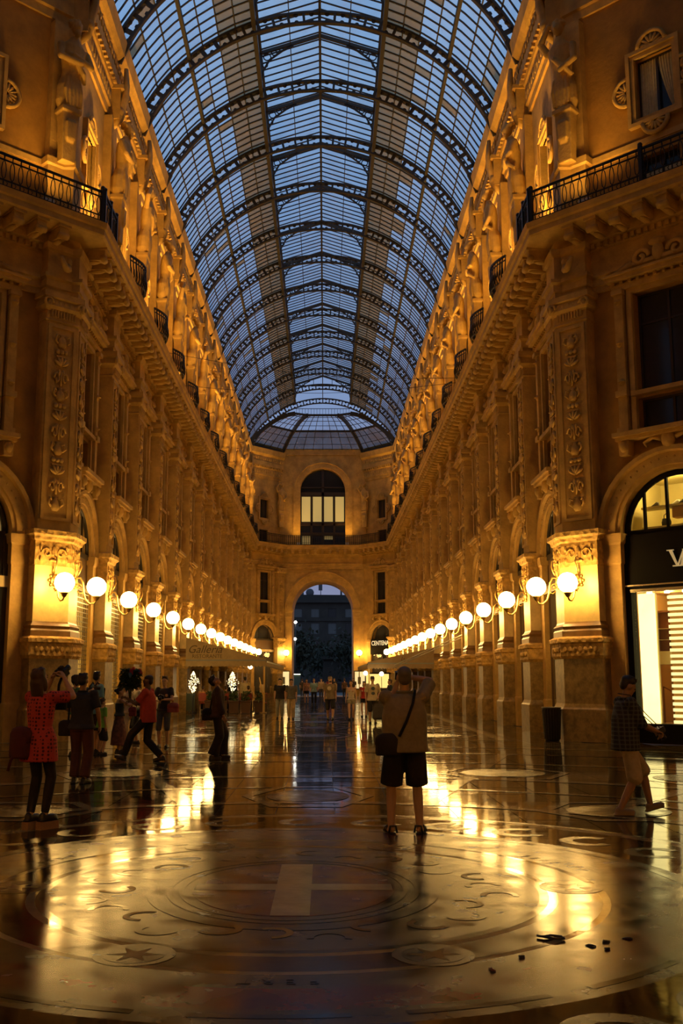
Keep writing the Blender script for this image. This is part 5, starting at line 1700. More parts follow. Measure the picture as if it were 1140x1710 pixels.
def bush(mbx, cx, cy, z0, h, r, n, rr):
    for i in range(n):
        a = rr.random() * 6.28; ra = r * math.sqrt(rr.random()); z = z0 + h * rr.random()
        M = Euler((rr.uniform(-1, 1), rr.uniform(-1, 1), a)).to_matrix(); s_ = rr.uniform(.05, .1)
        cc = Vector((cx + ra * math.cos(a), cy + ra * math.sin(a), z))
        mbx.add([cc + M @ Vector(p) * s_ for p in ((-1, 0, 0), (0, -.45, .1), (1.2, 0, 0), (0, .45, .1))], [(0, 1, 2, 3)])
for i, x in enumerate((-5.55, -4.95, -4.35, -3.75, -3.1)):
    t = thing('planter', '%s leafy planter from the left in front of the left cafe' % ORD[i], 'planter', (x, 52.2 if i != 4 else 52.6, .004), 0, 'planters in front of the cafe')
    put(MB().plan([(-.24, -.16), (.24, -.16), (.24, .16), (-.24, .16)], [(0, -.02), (.5, .02), (.55, .04), (.6, .04)]).mesh('box'), 'box', DKW, t)
    q = MB(); rr = random.Random(i); bush(q, 0, 0, .55, .5, .22, 170, rr)
    put(q.mesh('leaves'), 'leaves', LEAFM, t)
t = thing('cafe_screen', 'low dark green screen beside the glittering lamp', 'screen', (-6.5, 51.9, .004))
put(MB().box(-.22, .22, -.03, .03, .1, .95).mesh('panel'), 'panel', mat('dark_green_panel', (.035, .045, .025), .6), t)
for sx in (-1, 1): put(MB().bar((sx * .2, 0, 0), (sx * .2, 0, 1.0), .04).mesh('post'), 'post', IRON, t)
t = thing('menu_stand', 'slender brass menu stand at the right end of the left cafe', 'menu stand', (-2.85, 51.6, .004))
put(MB().lathe([(.18, 0), (.18, .025), (.03, .05), (.022, .9)], seg=12).mesh('stand'), 'stand', BRASS, t)
put(MB().bar((0, 0, .85), (-.2, 0, 1.75), .05).bar((0, 0, .9), (-.2, 0, 1.3), .04).bar((0, 0, .9), (.12, 0, .98), .04).mesh('frame'), 'frame', BRASS, t)
put(MB().box(-.18, .04, -.02, .0, 1.0, 1.4).mesh('menu_card'), 'menu_card', mat('menu_card', (.6, .45, .2), .6), t)
# right-hand cafe counter and lamps under the awning
t = thing('kiosk_counter', 'brightly lit cafe counter under the right awning', 'counter', (3.7, 68, .004))
put(MB().box(-.8, .8, -.4, .4, 0, 1.05).mesh('counter'), 'counter', DKW, t)
put(MB().box(-.75, .75, .2, .3, 1.1, 2.0).mesh('lit_shelf'), 'lit_shelf', mat('lit_counter', (.8, .6, .2), .6, emit=(1, .7, .2), estr=1.2), t)
put(MB().box(-.85, .85, -.4, .4, 2.0, 2.1).bar((-.8, .3, 1.05), (-.8, .3, 2.05), .06).bar((.8, .3, 1.05), (.8, .3, 2.05), .06).mesh('canopy'), 'canopy', DKW, t)
for i, (x, y, z) in enumerate(((2.65, 61.5, 2.02), (3.6, 61.5, 1.98), (-3.9, 57, 2.35))):
    t = thing('table_lamp', ('white globe light left under the right awning', 'white globe light right under the right awning', 'small white globe light hanging below the left awning')[i], 'lamp', (x, y, 0), 0, 'small globe lights of the cafes')
    put(MB().ell((0, 0, z), .13, .13, .13, 12, 8).mesh('globe'), 'globe', mat('small_globe', (1, .95, .8), .4, emit=(1, .85, .5), estr=14), t)
    put((MB().tube([(0, 0, .004), (0, 0, z - .1)], .02, 6) if i < 2 else MB().tube([(0, 0, z + .1), (0, 0, 2.95)], .015, 6)).mesh('stem'), 'stem', IRON, t)

# ================================================================== people
SKIN = [mat('skin_light', (.62, .36, .20), .55), mat('skin_tan', (.45, .24, .12), .55), mat('skin_dark', (.16, .08, .04), .5)]
HAIRM = {'black': mat('black_hair', (.014, .010, .008), .5), 'brown': mat('brown_hair', (.06, .03, .014), .5), 'grey': mat('grey_hair', (.16, .13, .10), .6), 'blond': mat('fair_hair', (.34, .22, .09), .5)}
CM = {}
def cloth(name, col, rough=.85):
    if name not in CM: CM[name] = mat('cloth_' + name, col, rough, var=.18, vscale=14, bump=.12, bscale=40)
    return CM[name]
def dotted():
    m = mat('cloth_red_dotted', (.60, .055, .03), .8)
    t = m.node_tree; b = t.nodes['Principled BSDF']
    tc = t.nodes.new('ShaderNodeTexCoord'); vo = t.nodes.new('ShaderNodeTexVoronoi'); vo.inputs['Scale'].default_value = 24; vo.inputs['Randomness'].default_value = .25
    r = t.nodes.new('ShaderNodeValToRGB'); r.color_ramp.interpolation = 'CONSTANT'
    r.color_ramp.elements[0].color = (.10, .012, .01, 1); r.color_ramp.elements[1].position = .34; r.color_ramp.elements[1].color = (.62, .06, .03, 1)
    t.links.new(tc.outputs['Object'], vo.inputs['Vector']); t.links.new(vo.outputs['Distance'], r.inputs[0]); t.links.new(r.outputs[0], b.inputs['Base Color'])
    return m
def plaid():
    m = mat('cloth_plaid', (.05, .055, .06), .85)
    t = m.node_tree; b = t.nodes['Principled BSDF']
    tc = t.nodes.new('ShaderNodeTexCoord'); add = None
    for ax in ('Y', 'Z'):
        w = t.nodes.new('ShaderNodeTexWave'); w.bands_direction = ax; w.inputs['Scale'].default_value = 6.0; w.inputs['Distortion'].default_value = 0
        t.links.new(tc.outputs['Object'], w.inputs['Vector'])
        p = t.nodes.new('ShaderNodeMath'); p.operation = 'POWER'; p.inputs[1].default_value = 5; t.links.new(w.outputs['Fac'], p.inputs[0])
        if add is None: add = p
        else:
            s = t.nodes.new('ShaderNodeMath'); s.operation = 'ADD'; t.links.new(add.outputs[0], s.inputs[0]); t.links.new(p.outputs[0], s.inputs[1]); add = s
    r = t.nodes.new('ShaderNodeValToRGB'); r.color_ramp.elements[0].color = (.012, .014, .017, 1); r.color_ramp.elements[1].color = (.085, .092, .085, 1)
    t.links.new(add.outputs[0], r.inputs[0]); t.links.new(r.outputs[0], b.inputs['Base Color'])
    return m
def patterned():
    return mat('cloth_patterned_skirt', (.22, .08, .05), .85, var=.8, vscale=11, col2=(.05, .03, .025))

def ik(a, b, l1, l2, pole):
    a = Vector(a); b = Vector(b); d = b - a; L = d.length
    mx = (l1 + l2) * .995
    if L > mx: b = a + d * (mx / L); d = b - a; L = mx
    u = d.normalized()
    x = (l1 * l1 - l2 * l2 + L * L) / (2 * L)
    h = math.sqrt(max(0, l1 * l1 - x * x))
    p = Vector(pole); p = p - u * p.dot(u)
    p = p.normalized() if p.length > 1e-5 else u.orthogonal().normalized()
    return a + u * x + p * h, b

def person(label, loc, heading, H=1.74, skin=0, fat=1.0, top=None, bottom=None, hair=('black', 'short'), shoe=None, arms=None, legs=None, head=(0, 0),
           lean=0.0, fine=.014, sit=False, female=False, group='people in the gallery', cap=None, extra=None, sock=None):
    """local frame: facing +y, x to the figure's right; unit height 1.75"""
    root = thing('person', label, 'person', loc, math.radians(heading), group)
    root.scale = (H / 1.75,) * 3
    fw = fat
    sw_ = (.165 if female else .185) * (1 + (fw - 1) * .5)
    pz = .93
    lg = legs or {'L': (-.1, 0, 0), 'R': (.1, 0, 0)}
    # drop the pelvis so that both feet are reached
    for k in 'LR':
        x, y, z = lg[k][:3]
        r = math.sqrt(max(.2, .845 ** 2 - y * y - (abs(x) - .09) ** 2))
        pz = min(pz, z + .08 + r)
    if sit: pz = .52
    dz = pz - .93
    ln = Vector((0, math.sin(lean), 0))
    def sp(z): return Vector((0, (z - .93) * math.tan(lean), z + dz))
    J = {}
    for k, s in (('L', -1), ('R', 1)):
        hip = Vector((s * .09 * fw, 0, pz - .01))
        f = lg[k]
        ank = Vector((f[0], f[1], f[2] + .08))
        kn, ank = ik(hip, ank, .43, .425, (s * .12, 1, .0) if not sit else (0, 1, .8))
        J['hip' + k], J['kn' + k], J['an' + k] = hip, kn, ank
        J['toe' + k] = (f[3] if len(f) > 3 else 0, f[4] if len(f) > 4 else 0)      # toe turn (deg), toe pitch (deg)
        sh = sp(1.415) + Vector((s * sw_, 0, 0))
        a = (arms or {}).get(k, None) or (Vector((s * .24, .03, .86)), (s * .3, -1, 0))
        w = Vector(a[0]) + Vector((0, 0, dz))
        if a[0][2] > 1.0 or True: w = w
        el, w = ik(sh, w, .285, .25, a[1])
        J['sh' + k], J['el' + k], J['wr' + k] = sh, el, w
        J['curl' + k] = a[2] if len(a) > 2 else .35
    nb = sp(1.46); hc = sp(1.52)
    Rh = Matrix.Rotation(math.radians(head[0]), 3, 'Z') @ Matrix.Rotation(math.radians(head[1]), 3, 'X')
    def hp(x, y, z): return hc + Rh @ Vector((x, y, z))
    # ---- body
    q = MB()
    def rings(g, extra_low=0):
        return [(sp(.84), .145 * fw + g, .105 * fw + g), (sp(.95), .16 * fw + g, .115 * fw + g), (sp(1.08), (.125 if female else .14) * fw + g, .10 * fw + g),
                (sp(1.22), .148 * fw + g, .112 * fw + g), (sp(1.33), .165 * fw + g, .112 * fw + g), (sp(1.41), sw_ * .86 + g, .085 + g), (sp(1.455), .075 + g, .06 + g)]
    q.loft(rings(0), 16)
    if female: 
        for s in (-1, 1): q.ell(sp(1.28) + Vector((s * .07, .085, 0)), .06, .05, .06, 8, 6)
    q.tube([sp(1.43), hp(0, .0, .06)], [.056, .05], 10)
    q.ell(hp(0, -.005, .125), .074, .094, .098, 14, 10, Rh)
    q.ell(hp(0, .03, .065), .056, .062, .07, 12, 8, Rh)
    q.ell(hp(0, .094, .092), .013, .02, .024, 6, 5, Rh); q.ell(hp(0, .085, .12), .045, .014, .012, 8, 5, Rh)
    q.ell(hp(0, .084, .045), .024, .012, .010, 8, 5, Rh); q.ell(hp(0, .076, .012), .024, .02, .02, 8, 5, Rh)
    for s in (-1, 1): q.ell(hp(s * .076, -.005, .10), .012, .026, .034, 6, 6, Rh)
    for k in 'LR':
        q.capsule(J['hip' + k], J['kn' + k], .082 * fw, .055, 12); q.capsule(J['kn' + k], J['kn' + k].lerp(J['an' + k], .35), .053, .055, 12)
        q.capsule(J['kn' + k].lerp(J['an' + k], .3), J['an' + k], .056, .037, 12)
        tt, tp = J['toe' + k]
        Rf = Matrix.Rotation(math.radians(-tt), 3, 'Z') @ Matrix.Rotation(math.radians(tp), 3, 'X')
        J['Rf' + k] = Rf
        an = J['an' + k]
        q.ell(an + Rf @ Vector((0, .05, -.045)), .04, .12, .032, 10, 7, Rf); q.ell(an + Rf @ Vector((0, -.02, -.04)), .034, .04, .038, 8, 6, Rf)
        sh, el, w = J['sh' + k], J['el' + k], J['wr' + k]
        q.ell(sh, .06, .06, .06, 10, 8); q.capsule(sh, el, .05 * (1 if not female else .88), .038, 10); q.capsule(el, el.lerp(w, .3), .039, .04, 10); q.capsule(el.lerp(w, .25), w, .04, .026, 10)
        d = (w - el).normalized()
        s = -1 if k == 'L' else 1
        side = d.cross(Vector((0, 0, 1))); side = side.normalized() if side.length > .05 else Vector((0, 1, 0))
        if abs(d.z) > .75: side = Vector((0, 1, 0)) - d * d.y; side.normalize()
        nrm = side.cross(d).normalized()
        if nrm.dot(Vector((-s, 0, -.3))) < 0: nrm = -nrm            # palm side
        Mh = Matrix((side, nrm, d)).transposed()
        q.ell(w + d * .045, .038, .017, .055, 10, 7, Mh)
        J['hand' + k] = (w, d, side, nrm)
    body = remesh(q, 'body', fine, 3)
    # fingers: closed bent tubes rooted in the palm, joined to the same mesh
    fg = MB()
    for k in 'LR':
        w, d, side, nrm = J['hand' + k]; cu = J['curl' + k]
        for i, (o_, ln_) in enumerate(((-.027, .068), (-.009, .078), (.009, .074), (.027, .058))):
            p0 = w + d * .07 + side * o_
            p = [p0, p0 + d * .025]
            ang_ = 0
            for j in range(3):
                ang_ += cu * (1.0, .9, .6)[j]
                p.append(p[-1] + (d * math.cos(ang_) + nrm * math.sin(ang_)) * ln_ * (.45, .32, .23)[j])
            fg.tube(p, [.009, .0095, .009, .008, .006], 6)
        p0 = w + d * .025 - side * .03
        fg.tube([p0, p0 - side * .018 + d * .03 + nrm * .008, p0 - side * .012 + d * .06 + nrm * (.012 + .03 * cu)], [.012, .011, .008], 6)
    bm = bmesh.new(); bm.from_mesh(body); bm.from_mesh(fg.mesh('fingers')); bm.to_mesh(body); bm.free()
    body.polygons.foreach_set('use_smooth', [True] * len(body.polygons))
    put(body, 'body', SKIN[skin], root)
    EYE = mat('eye_dark', (.02, .015, .012), .2)
    for s in (-1, 1):
        e_ = MB().ell(hp(s * .03, .083, .105), .012, .008, .007, 8, 5, Rh).ell(hp(s * .032, .088, .127), .02, .006, .004, 8, 4, Rh)
        put(e_.mesh('eye'), 'eye', EYE, root)
    # ---- clothes
    vx = max(.012, fine)
    if top:
        m, sl, hem, loose = top['m'], top.get('sleeve', .6), top.get('hem', .86), top.get('loose', 1.0)
        q = MB(); g = .016 * loose
        rg = [(c_, a + g, b + g) for c_, a, b in rings(0) if c_.z - dz > hem + .04]
        flare = top.get('flare', .02)
        bx = (.16 * fw + g + flare, .118 * fw + g + flare)
        low = [(sp(hem), *bx), (sp(hem + .03), bx[0], bx[1])]
        if hem < .8: low.append((sp(.95), .165 * fw + g + flare * .5, .12 * fw + g + flare * .5))
        rg = [r_ for r_ in rg if not (hem < .8 and r_[0].z - dz < 1.0)]
        if top.get('straight'): rg = [(c_, max(a, bx[0] * .97), max(b, bx[1] * .95)) if c_.z - dz < 1.3 else (c_, a, b) for c_, a, b in rg]
        if top.get('neck', True): q.loft(low + rg[:-1] + [(rg[-1][0], .085, .075)], 18)
        else: q.loft(low + [r_ for r_ in rg if r_[0].z - dz < 1.36], 18)
        if top.get('neck', True):
            for k in 'LR':
                sh, el, w = J['sh' + k], J['el' + k], J['wr' + k]
                q.ell(sh, .064 + g * .5, .064 + g * .5, .064 + g * .5, 10, 8)
                if sl > 0:
                    e1 = sh.lerp(el, min(1, sl)); q.tube([sh, sh.lerp(e1, .5), e1], [.056 + g * .6, .054 + g * .7, .05 + g * .9], 12)
                    if sl > 1: q.capsule(el, el.lerp(w, sl - 1), .043 + g, .036 + g, 10)
        put(remesh(q, 'shirt', vx, 3), 'shirt' if not top.get('name') else top['name'], m, root)
        if top.get('collar'):
            put(MB().tube([sp(1.455) + Vector((.075 * math.cos(a * PI / 8), .065 * math.sin(a * PI / 8), .012)) for a in range(17)], .016, 6, False).mesh('collar'), 'collar', m, root)
        if top.get('print'):
            pm_ = top['print']
            for (px_, pz_, prx, prz, mm) in pm_:
                put(MB().ell(sp(pz_) + Vector((px_, .112 * fw + g + .012, 0)), prx, .012, prz, 12, 8).mesh('print'), 'print', mm, root)
    if bottom:
        m = bottom['m']; q = MB(); L_ = bottom.get('len', 2.0); g = bottom.get('loose', .018)
        if bottom.get('skirt'):
            hz, fl = bottom['skirt']
            q.loft([(sp(hz) if hz > .5 else Vector((0, 0, hz)), fl, fl * .85), (Vector((0, 0, lerp(hz, .9, .5) + dz * .5)), lerp(fl, .17, .5), lerp(fl, .14, .5)), (sp(.92), .172 * fw, .128 * fw), (sp(1.06), .135 * fw, .11 * fw)], 20)
        else:
            q.loft([(sp(.83), .15 * fw + g * .6, .11 * fw + g * .6), (sp(.95), .162 * fw + g * .6, .117 * fw + g * .6), (sp(1.04), .145 * fw + g * .6, .108 * fw + g * .6)], 16)
            for k in 'LR':
                hip, kn, an = J['hip' + k], J['kn' + k], J['an' + k]
                if L_ <= 1:
                    e1 = hip.lerp(kn, L_); q.tube([hip + Vector((0, 0, .03)), hip.lerp(e1, .5), e1], [.086 * fw + g * .35, .082 * fw + g * .8, .072 * fw + g * 1.3], 14)
                else:
                    q.capsule(hip, kn, .085 * fw + g * .4, .058 + g, 14)
                    e1 = kn.lerp(an, min(1.0, L_ - 1)); q.tube([kn, kn.lerp(e1, .4), e1], [.058 + g, .056 + g, .042 + g * bottom.get('cuff', 1.1)], 12)
        put(remesh(q, bottom.get('name', 'trousers'), vx, 2), bottom.get('name', 'trousers'), m, root)
    # ---- shoes
    if shoe:
        for k in 'LR':
            an, Rf = J['an' + k], J['Rf' + k]; q = MB()
            if shoe.get('sandal'):
                q.loft([(Vector((0, 0, -.085)), .045, .14), (Vector((0, 0, -.065)), .045, .14)], 14)
                q.v = [tuple(an + Rf @ (Vector(p) + Vector((0, .045, 0)))) for p in q.v]
                for y_, h_ in ((.11, -.03), (.05, -.008), (-.055, .0)):
                    q.tube([an + Rf @ Vector((-.045, y_, -.07)), an + Rf @ Vector((-.03, y_, h_)), an + Rf @ Vector((.03, y_, h_)), an + Rf @ Vector((.045, y_, -.07))], .012, 6)
                me = q.mesh('shoe')
            else:
                ph = shoe.get('platform', 0)
                q.ell(an + Rf @ Vector((0, .06, -.042)), .048, .13, .042, 12, 8, Rf); q.ell(an + Rf @ Vector((0, -.025, -.03)), .043, .05, .055, 10, 8, Rf)
                q.obox(Matrix.Translation(an + Rf @ Vector((0, .04, -.072))) @ Rf.to_4x4(), .085, .25, .022)
                me = remesh(q, 'shoe', vx, 2)
                if ph:
                    pm2 = MB().obox(Matrix.Translation(an + Rf @ Vector((0, .045, -.085 - ph / 2))) @ Rf.to_4x4(), .092, .26, ph)
                    put(pm2.mesh('platform'), 'platform', cloth('cork', (.45, .26, .12)), root)
            put(me, 'shoe', shoe['m'], root)
    # ---- hair
    hm, hs = hair
    if hs != 'none':
        q = MB()
        if hs == 'crop':
            q.ell(hp(0, -.014, .158), .0775, .096, .070, 14, 10, Rh); q.ell(hp(0, -.045, .105), .073, .058, .075, 12, 8, Rh)
        else:
            q.ell(hp(0, -.024, .170), .086, .097, .074, 14, 10, Rh)
            q.ell(hp(0, -.055, .115), .076, .062, .080, 12, 8, Rh)
            for a_ in range(7): q.ell(hp(.05 * math.cos(a_ * .9), .0 + .055 * math.sin(a_ * .9), .222 - .012 * (a_ % 2)), .03, .035, .026, 7, 5, Rh)
        if hs == 'bob':
            for s in (-1, 1): q.ell(hp(s * .07, -.01, .07), .03, .06, .085, 8, 6, Rh)
        if hs == 'long':
            for s in (-1, 1): q.ell(hp(s * .066, -.02, .06), .03, .055, .10, 8, 6, Rh)
            q.loft([(hp(0, -.09, -.16), .07, .03), (hp(0, -.09, -.05), .09, .045), (hp(0, -.07, .08), .09, .06), (hp(0, -.05, .15), .07, .06)], 12)
        if hs == 'bun': q.ell(hp(0, -.13, .15), .045, .045, .045, 8, 6, Rh)
        if hs == 'beard': q.ell(hp(0, .052, .025), .052, .05, .05, 10, 7, Rh)
        put(remesh(q, 'hair', vx * .9, 2), 'hair', HAIRM[hm], root)
    if cap:
        q = MB(); q.ell(hp(0, -.005, .165), .088, .108, .075, 14, 8, Rh); q.ell(hp(0, .12, .15), .065, .07, .012, 12, 5, Rh)
        put(q.mesh('cap'), 'cap', cap, root)
    if sock:
        for k in 'LR':
            put(MB().tube([J['an' + k] + Vector((0, 0, .07)), J['an' + k] + Vector((0, 0, -.02))], .044, 10).mesh('sock'), 'sock', sock, root)
    root['_d'] = 0
    del root['_d']
    S = H / 1.75
    M = Matrix.Translation(Vector(loc)) @ Matrix.Rotation(math.radians(heading), 4, 'Z') @ Matrix.Scale(S, 4)
    J['M'] = M; J['hp'] = hp; J['sp'] = sp; J['root'] = root
    return J

BLACKC = cloth('black', (.012, .010, .009)); NAVY = cloth('navy', (.022, .026, .032)); KHAKI = cloth('khaki', (.58, .45, .25)); GREYT = cloth('taupe', (.34, .27, .14))
BLACKSHOE = {'m': mat('black_shoe', (.012, .01, .008), .4)}; BROWNSHOE = {'m': mat('tan_shoe', (.30, .20, .10), .6)}
CAMBODY = mat('camera_black', (.012, .012, .012), .4); CAMGLASS = mat('lens_glass', (.01, .01, .02), .05)
def w_(J, p): return J['M'] @ Vector(p)

def camera_thing(label, pos, heading, pitch=0, strap=None, big=True):
    t = thing('photo_camera', label, 'camera', pos, math.radians(heading), 'cameras held by visitors')
    t.rotation_euler = (math.radians(pitch), 0, math.radians(heading))
    put(MB().plan([(-.07, -.03), (.07, -.03), (.07, .03), (-.07, .03)], [(-.045, 0), (-.04, .005), (.035, .005), (.042, -.004)]).mesh('camera_body'), 'camera_body', CAMBODY, t)
    put(MB().prism([(-.03, .04), (.03, .04), (.02, .07), (-.02, .07)], -.02, .03).mesh('viewfinder'), 'viewfinder', CAMBODY, t)
    q = MB(); q.tube([(0, .03, -.005), (0, .09, -.005), (0, .12 if big else .07, -.005)], [.034, .034, .038], 14)
    put(q.mesh('lens'), 'lens', CAMBODY, t)
    if strap:
        M = t.matrix_basis.inverted()
        put(MB().tube([M @ Vector(p) for p in strap], .006, 5).mesh('strap'), 'strap', CAMBODY, t)
    return t
def shoulder_bag(label, pos, heading, size, m, strap, nm='shoulder_bag'):
    t = thing(nm, label, 'bag', pos, math.radians(heading), 'bags carried by visitors')
    a, b, h = size
    q = MB(); q.loft([((0, 0, -h), a * .9, b * .9), ((0, 0, -h * .9), a, b), ((0, 0, -h * .2), a * .97, b), ((0, 0, -h * .04), a * .8, b * .7), ((0, 0, 0), a * .5, b * .4)], 16, power=2.6)
    put(q.mesh('bag_body'), 'bag_body', m, t)
    q = MB(); q.loft([((0, b * .1, -h * .5), a * 1.02, b * 1.06), ((0, b * .1, -h * .18), a * 1.0, b * 1.06), ((0, 0, -h * .02), a * .8, b * .72), ((0, 0, .015), a * .45, b * .4)], 16, power=2.6)
    put(q.mesh('flap'), 'flap', m, t)
    if strap:
        M = t.matrix_basis.inverted()
        pts = [M @ Vector(p) for p in strap]
        put(MB().tube(pts, .016, 6).mesh('strap'), 'strap', m, t)
    return t

# 1 --- man photographing, seen from behind
J = person('man in taupe T-shirt and black shorts photographing upward, seen from behind in the foreground', (1.12, 11.41, .004), 2, 1.80, 0, 1.14,
           top=dict(m=GREYT, sleeve=.85, hem=.84, loose=2.0, flare=.035, straight=True, collar=True), bottom=dict(m=BLACKC, len=1.0, loose=.03, name='shorts'), hair=('grey', 'crop'),
           shoe=dict(m=BLACKSHOE['m'], sandal=True), arms={'L': ((-.05, .26, 1.56), (-.25, .1, -1), .9), 'R': ((.07, .24, 1.63), (1, -.1, -.12), .9)},
           legs={'L': (-.155, 0, 0, -14), 'R': (.145, -.01, 0, 22)}, head=(0, 14), fine=.009)
camera_thing('black camera held to the face by the man in the taupe T-shirt', w_(J, (0, .26, 1.64)), 2, 20)
shoulder_bag('black camera bag slung on the left hip of the man in taupe', w_(J, (-.185, -.13, 1.02)), 12, (.15, .07, .22), BLACKC, [w_(J, p) for p in ((-.08, -.19, 1.0), (.0, -.195, 1.16), (.07, -.18, 1.34), (.105, -.09, 1.475), (.11, .02, 1.485))])
# 2 --- young man in plaid walking to the right
J = person('young man in dark plaid shirt and khaki shorts walking right, looking down at his camera', (3.99, 12.99, .004), -84, 1.72, 1, 1.0,
           top=dict(m=plaid(), sleeve=1.1, hem=.82, loose=1.8, flare=.03, straight=True, collar=True), bottom=dict(m=KHAKI, len=1.08, loose=.042, name='shorts', cuff=1.4), hair=('black', 'short'),
           shoe=BROWNSHOE, arms={'R': ((.10, .36, 1.07), (.5, -1, -.2), .8), 'L': ((-.06, .38, 1.06), (-.5, -1, -.2), .8)},
           legs={'R': (.09, -.14, .0, 6, 0), 'L': (-.08, .32, .03, 0, 14)}, head=(0, -26), fine=.009, lean=.04)
camera_thing('black camera held low by the young man in plaid', w_(J, (.02, .45, 1.03)), -84, -60, [w_(J, p) for p in ((.06, .44, 1.06), (.05, .26, 1.24), (.07, .06, 1.47), (0, -.07, 1.49), (-.07, .06, 1.47), (-.05, .26, 1.22), (-.02, .44, 1.05))])
# 3 --- woman in red dotted tunic
J = person('woman in red dotted tunic, black leggings and platform shoes raising a camera', (-2.95, 11.67, .094), -28, 1.68, 0, .98, female=True,
           top=dict(m=dotted(), sleeve=.75, hem=.68, loose=1.7, flare=.055), bottom=dict(m=BLACKC, len=1.97, loose=.006, name='leggings', cuff=1.0), hair=('brown', 'long'),
           shoe=dict(m=BLACKSHOE['m'], platform=.09), arms={'L': ((-.10, .27, 1.62), (-.7, .2, -1), .9), 'R': ((.10, .27, 1.63), (.7, .2, -1), .9)},
           legs={'L': (-.075, -.02, 0, -4), 'R': (.07, .06, 0, 8)}, head=(0, 18), fine=.009)
camera_thing('black camera lifted by the woman in the red dotted tunic', w_(J, (0, .33, 1.70)), -28, 30)
shoulder_bag('dark red rucksack hanging behind the woman in the red tunic', w_(J, (-.10, -.20, 1.06)), -28, (.13, .09, .33), cloth('maroon', (.10, .018, .014)), [w_(J, p) for p in ((-.12, -.26, .78), (-.14, -.3, .7), (-.15, -.33, .58))], 'rucksack')
shoulder_bag('black case hanging from the camera strap of the woman in red', w_(J, (.02, .30, 1.42)), -28, (.085, .05, .16), BLACKC, [w_(J, p) for p in ((-.02, .30, 1.40), (-.03, .32, 1.55), (0, .34, 1.66))], 'camera_case')
# 4 --- navy shirt, seen from behind
J = person('person in black short-sleeved shirt and dark brown trousers seen from behind at the left', (-3.69, 16.81, .004), -8, 1.74, 1, 1.08,
           top=dict(m=NAVY, sleeve=.8, hem=.86, loose=1.8, flare=.03, collar=True), bottom=dict(m=cloth('dark_brown', (.10, .032, .018)), len=1.96, loose=.03, cuff=1.5), hair=('black', 'short'),
           shoe=BLACKSHOE, arms={'L': ((-.17, .3, 1.12), (-1, -.6, -.3), .7), 'R': ((.27, .1, .92), (.6, -1, 0))}, legs={'L': (-.09, .0, 0, -8), 'R': (.10, -.06, 0, 14)}, fine=.012)
shoulder_bag('black handbag at the left side of the person in the black shirt', w_(J, (-.28, .05, .98)), -8, (.13, .07, .24), BLACKC, [w_(J, p) for p in ((-.24, .03, .98), (-.22, .0, 1.2), (-.17, .0, 1.46))])
# 5 --- green top
J = person('woman in green top with a bob, half hidden behind the person in black', (-5.2, 22.6, .004), -60, 1.74, 0, 1.0, female=True, top=dict(m=cloth('green', (.07, .20, .08)), sleeve=.7, hem=.9, loose=1.5),
           bottom=dict(m=cloth('cream', (.62, .48, .26)), len=1.05, loose=.03, name='shorts'), hair=('black', 'bob'), shoe=BLACKSHOE, arms={'L': ((-.06, .36, 1.42), (-1, 0, -.6), .8), 'R': ((.08, .36, 1.42), (1, 0, -.6), .8)})
camera_thing('small camera held out by the woman in the green top', w_(J, (0, .42, 1.46)), -60)
# 6 --- teenager with backpack
J = person('young man in light blue T-shirt with a backpack standing left of the pier', (-4.95, 23.53, .004), -50, 1.82, 0, .95, top=dict(m=cloth('light_blue', (.20, .42, .46)), sleeve=.8, hem=.84, loose=1.5),
           bottom=dict(m=BLACKC, len=1.0, loose=.03, name='shorts'), hair=('black', 'short'), shoe=BLACKSHOE, head=(30, 0))
t = thing('backpack', 'black backpack worn by the young man in light blue', 'bag', w_(J, (0, -.2, 1.22)), math.radians(-50), 'bags carried by visitors')
put(MB().loft([((0, 0, -.24), .13, .07), ((0, 0, -.2), .15, .085), ((0, 0, .12), .14, .08), ((0, .02, .2), .08, .04)], 14, power=3).mesh('bag_body'), 'bag_body', BLACKC, t)
for s in (-1, 1): put(MB().tube([(s * .1, .03, .15), (s * .12, .16, .30), (s * .12, .34, .16), (s * .13, .32, -.05), (s * .15, .1, -.18)], .02, 6).mesh('strap'), 'strap', BLACKC, t)
# 7 --- child
J = person('child in bright green T-shirt and dark shorts', (-4.72, 23.1, .004), -50, 1.22, 0, 1.08, top=dict(m=cloth('bright_green', (.20, .52, .06)), sleeve=.8, hem=.84, loose=1.8), bottom=dict(m=NAVY, len=1.05, loose=.04, name='shorts'), hair=('brown', 'short'), shoe=BLACKSHOE, head=(0, -8))
# 8 --- woman in long skirt
J = person('woman in strapless dark top and long patterned skirt reaching out an arm', (-4.45, 23.7, .004), -70, 1.46, 1, .98, female=True, top=dict(m=NAVY, sleeve=0, hem=.98, loose=.9, neck=False, name='bodice'), bottom=dict(m=patterned(), skirt=(.2, .26), name='skirt'),
           hair=('black', 'bun'), shoe=BLACKSHOE, arms={'R': ((.16, .42, 1.36), (1, 0, -1), .4), 'L': ((-.1, .45, 1.34), (-1, 0, -1), .4)})
# 9 --- woman in cream
J = person('woman in cream outfit with short fair hair and a red bag', (-4.81, 26.28, .004), 150, 1.58, 0, 1.05, female=True, top=dict(m=cloth('cream', (.62, .48, .26)), sleeve=.6, hem=.88, loose=1.6), bottom=dict(m=cloth('cream', (.62, .48, .26)), len=1.95, loose=.035, cuff=1.8), hair=('blond', 'bob'), shoe=BROWNSHOE)
shoulder_bag('dark red shoulder bag of the woman in cream', w_(J, (-.27, .02, 1.05)), 150, (.11, .06, .22), cloth('wine', (.20, .02, .025)), [w_(J, p) for p in ((-.24, .02, 1.05), (-.2, .0, 1.46))])
